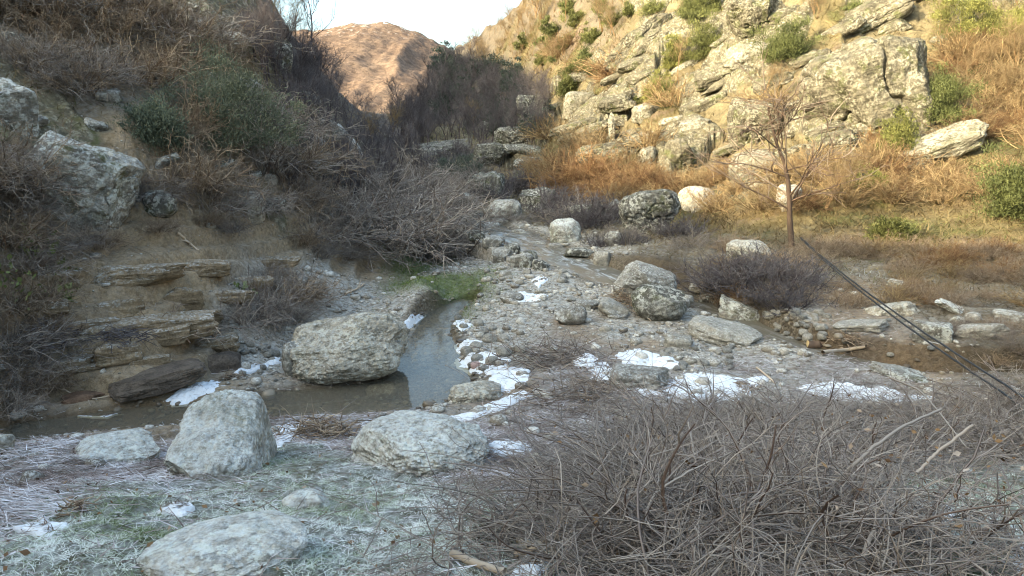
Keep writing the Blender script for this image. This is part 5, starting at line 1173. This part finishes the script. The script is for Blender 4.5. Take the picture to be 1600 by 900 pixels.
# dead leaves caught in the brambles and lying on the bank
def leaves(P, r, size):
    n = len(P); d = unit(r.normal(size=(n, 3))*np.array([1, 1, .6])); s = unit(np.cross(d, r.normal(size=(n, 3)))); u = np.cross(d, s); L = size[:, None]
    V = np.stack([P, P+d*L*.45+s*L*.32+u*L*.10, P+d*L+u*L*.18, P+d*L*.45-s*L*.32+u*L*.10, P+d*L*.5-u*L*.05], 1).reshape(-1, 3); i = np.arange(n)*5
    return V, np.concatenate([np.stack([i, i+1, i+4], 1), np.stack([i+1, i+2, i+4], 1), np.stack([i+2, i+3, i+4], 1), np.stack([i+3, i, i+4], 1)])
r = np.random.default_rng(88); Q = np.stack([hit(px, py) for px, py in zip(r.uniform(860, 1620, 420), r.uniform(650, 899, 420))]); Q[:, 2] += r.uniform(.02, .5, len(Q)); G1, r1 = scatter(900, 2.2, 9, {'frost_grass': .5, 'litter': 1}, 89, pw=.4); G1[:, 2] += .02
P = np.concatenate([Q, G1]); V, F = leaves(P, r, r.uniform(.018, .045, len(P)))
tag(link('dead_leaves', mesh_np('dead_leaves', V, [F], smooth=False, attrs={'shade': np.repeat(r.uniform(0, 1, len(P)), 5)}, mats=[mat_blade('dead_leaf', [(0, (.07,.04,.025)), (.4, (.17,.10,.05)), (.7, (.27,.17,.085)), (1, (.42,.36,.30))])])), 'dead leaves in the brambles and grass', 'leaves', kind='stuff')

# ------------------------------------------------------------------ log and hoses
def log(px, py, wpx, label):
    P = hit(px, py); w = wpx/FPX*project(P)[2]; r = np.random.default_rng(4)
    C = np.linspace([-.5, 0, 0], [.5, .05, .01], 12)*w; C = C+r.normal(size=C.shape)*.006; me = parts_mesh('log', [(C[None], w*.21, w*.19, .2)], [MV['bark']], r, 14)
    o = link('log', me); o.location = P+np.array([0, 0, w*.22]); tag(o, label, 'log')
    a = np.linspace(0, 2*math.pi, 14, endpoint=False)
    for e, rr_ in ((0, .21), (-1, .19)):
        V = np.concatenate([[C[e]+np.array([(-.012 if e == 0 else .012), 0, 0])], C[e]+np.stack([np.zeros(14), np.cos(a), np.sin(a)], 1)*w*rr_*.97]); i = np.arange(14); F = np.stack([np.zeros(14, int), i+1, (i+1) % 14+1], 1)
        link('cut_end', mesh_np('cut_end', V, [F if e else F[:, ::-1]], attrs={'shade': np.full(15, .7)}, mats=[MV['straw']]), o)
log(1277, 545, 30, 'short sawn log lying by the brown backwater')
k = NT('black_hose', .45, .4); MH = k.done((.022, .023, .026))
def hose(off, label, seed):
    A_ = hit(1250, 392)+np.array([0, 0, .30]); B_ = gy(1556, 592, 7.0); t = np.linspace(0, 1, 40)[:, None]; C = A_*(1-t)+B_*t; C[:, 2] -= .10*(4*t*(1-t))[:, 0]; C += np.array(off)*(.3+.7*t)
    C = C+np.random.default_rng(seed).normal(size=C.shape)*.002; e = C[-1]-C[-2]; C2 = np.concatenate([C, C[-1]+e*np.arange(1, 9)[:, None]+np.array([0, 0, -.004])*(np.arange(1, 9)**2)[:, None]])
    o = link('hose', parts_mesh('hose', [(C2[None], .015, .010, .5)], [MH], np.random.default_rng(1), 8)); tag(o, label, 'hose')
hose((0, 0, 0), 'upper of the two black hoses stretched down from the lone tree', 1)
hose((-.03, 0, -.07), 'lower of the two black hoses stretched down from the lone tree', 2)
# leafy sprigs on the shaded bank
ML = mat_leaf('bank_leaf', (.10,.13,.04), (.20,.23,.09), (.38,.40,.20))
for i, (x, y, s, lab) in enumerate([(8,470,70,'broad-leaved green plant at the frame side of the earth bank'),(100,440,34,'pale green leafy sprig alone on the earth bank'),(100,472,30,'lower pale green leafy sprig on the earth bank'),(376,470,26,'small bright green sprig above the root tangle'),(50,400,50,'yellowish leafy plant under the big overhanging outcrop')]):
    P = hit(x, y); w = s/FPX*project(P)[2]; o = bpy.data.objects.new('leafy_plant', None); col.objects.link(o); o.location = P; o.empty_display_size = .1
    L, r = bush_lines(60+i, w, w*.6, 7, 2, 0, -.2, .004, .8); link('stem', parts_mesh('stem', L, [MV['brown']], r), o)
    link('foliage', foliage_mesh('foliage', 80+i, w, w, w*.9, 14, 8, .06, .03, [ML]), o); tag(o, lab, 'plant')
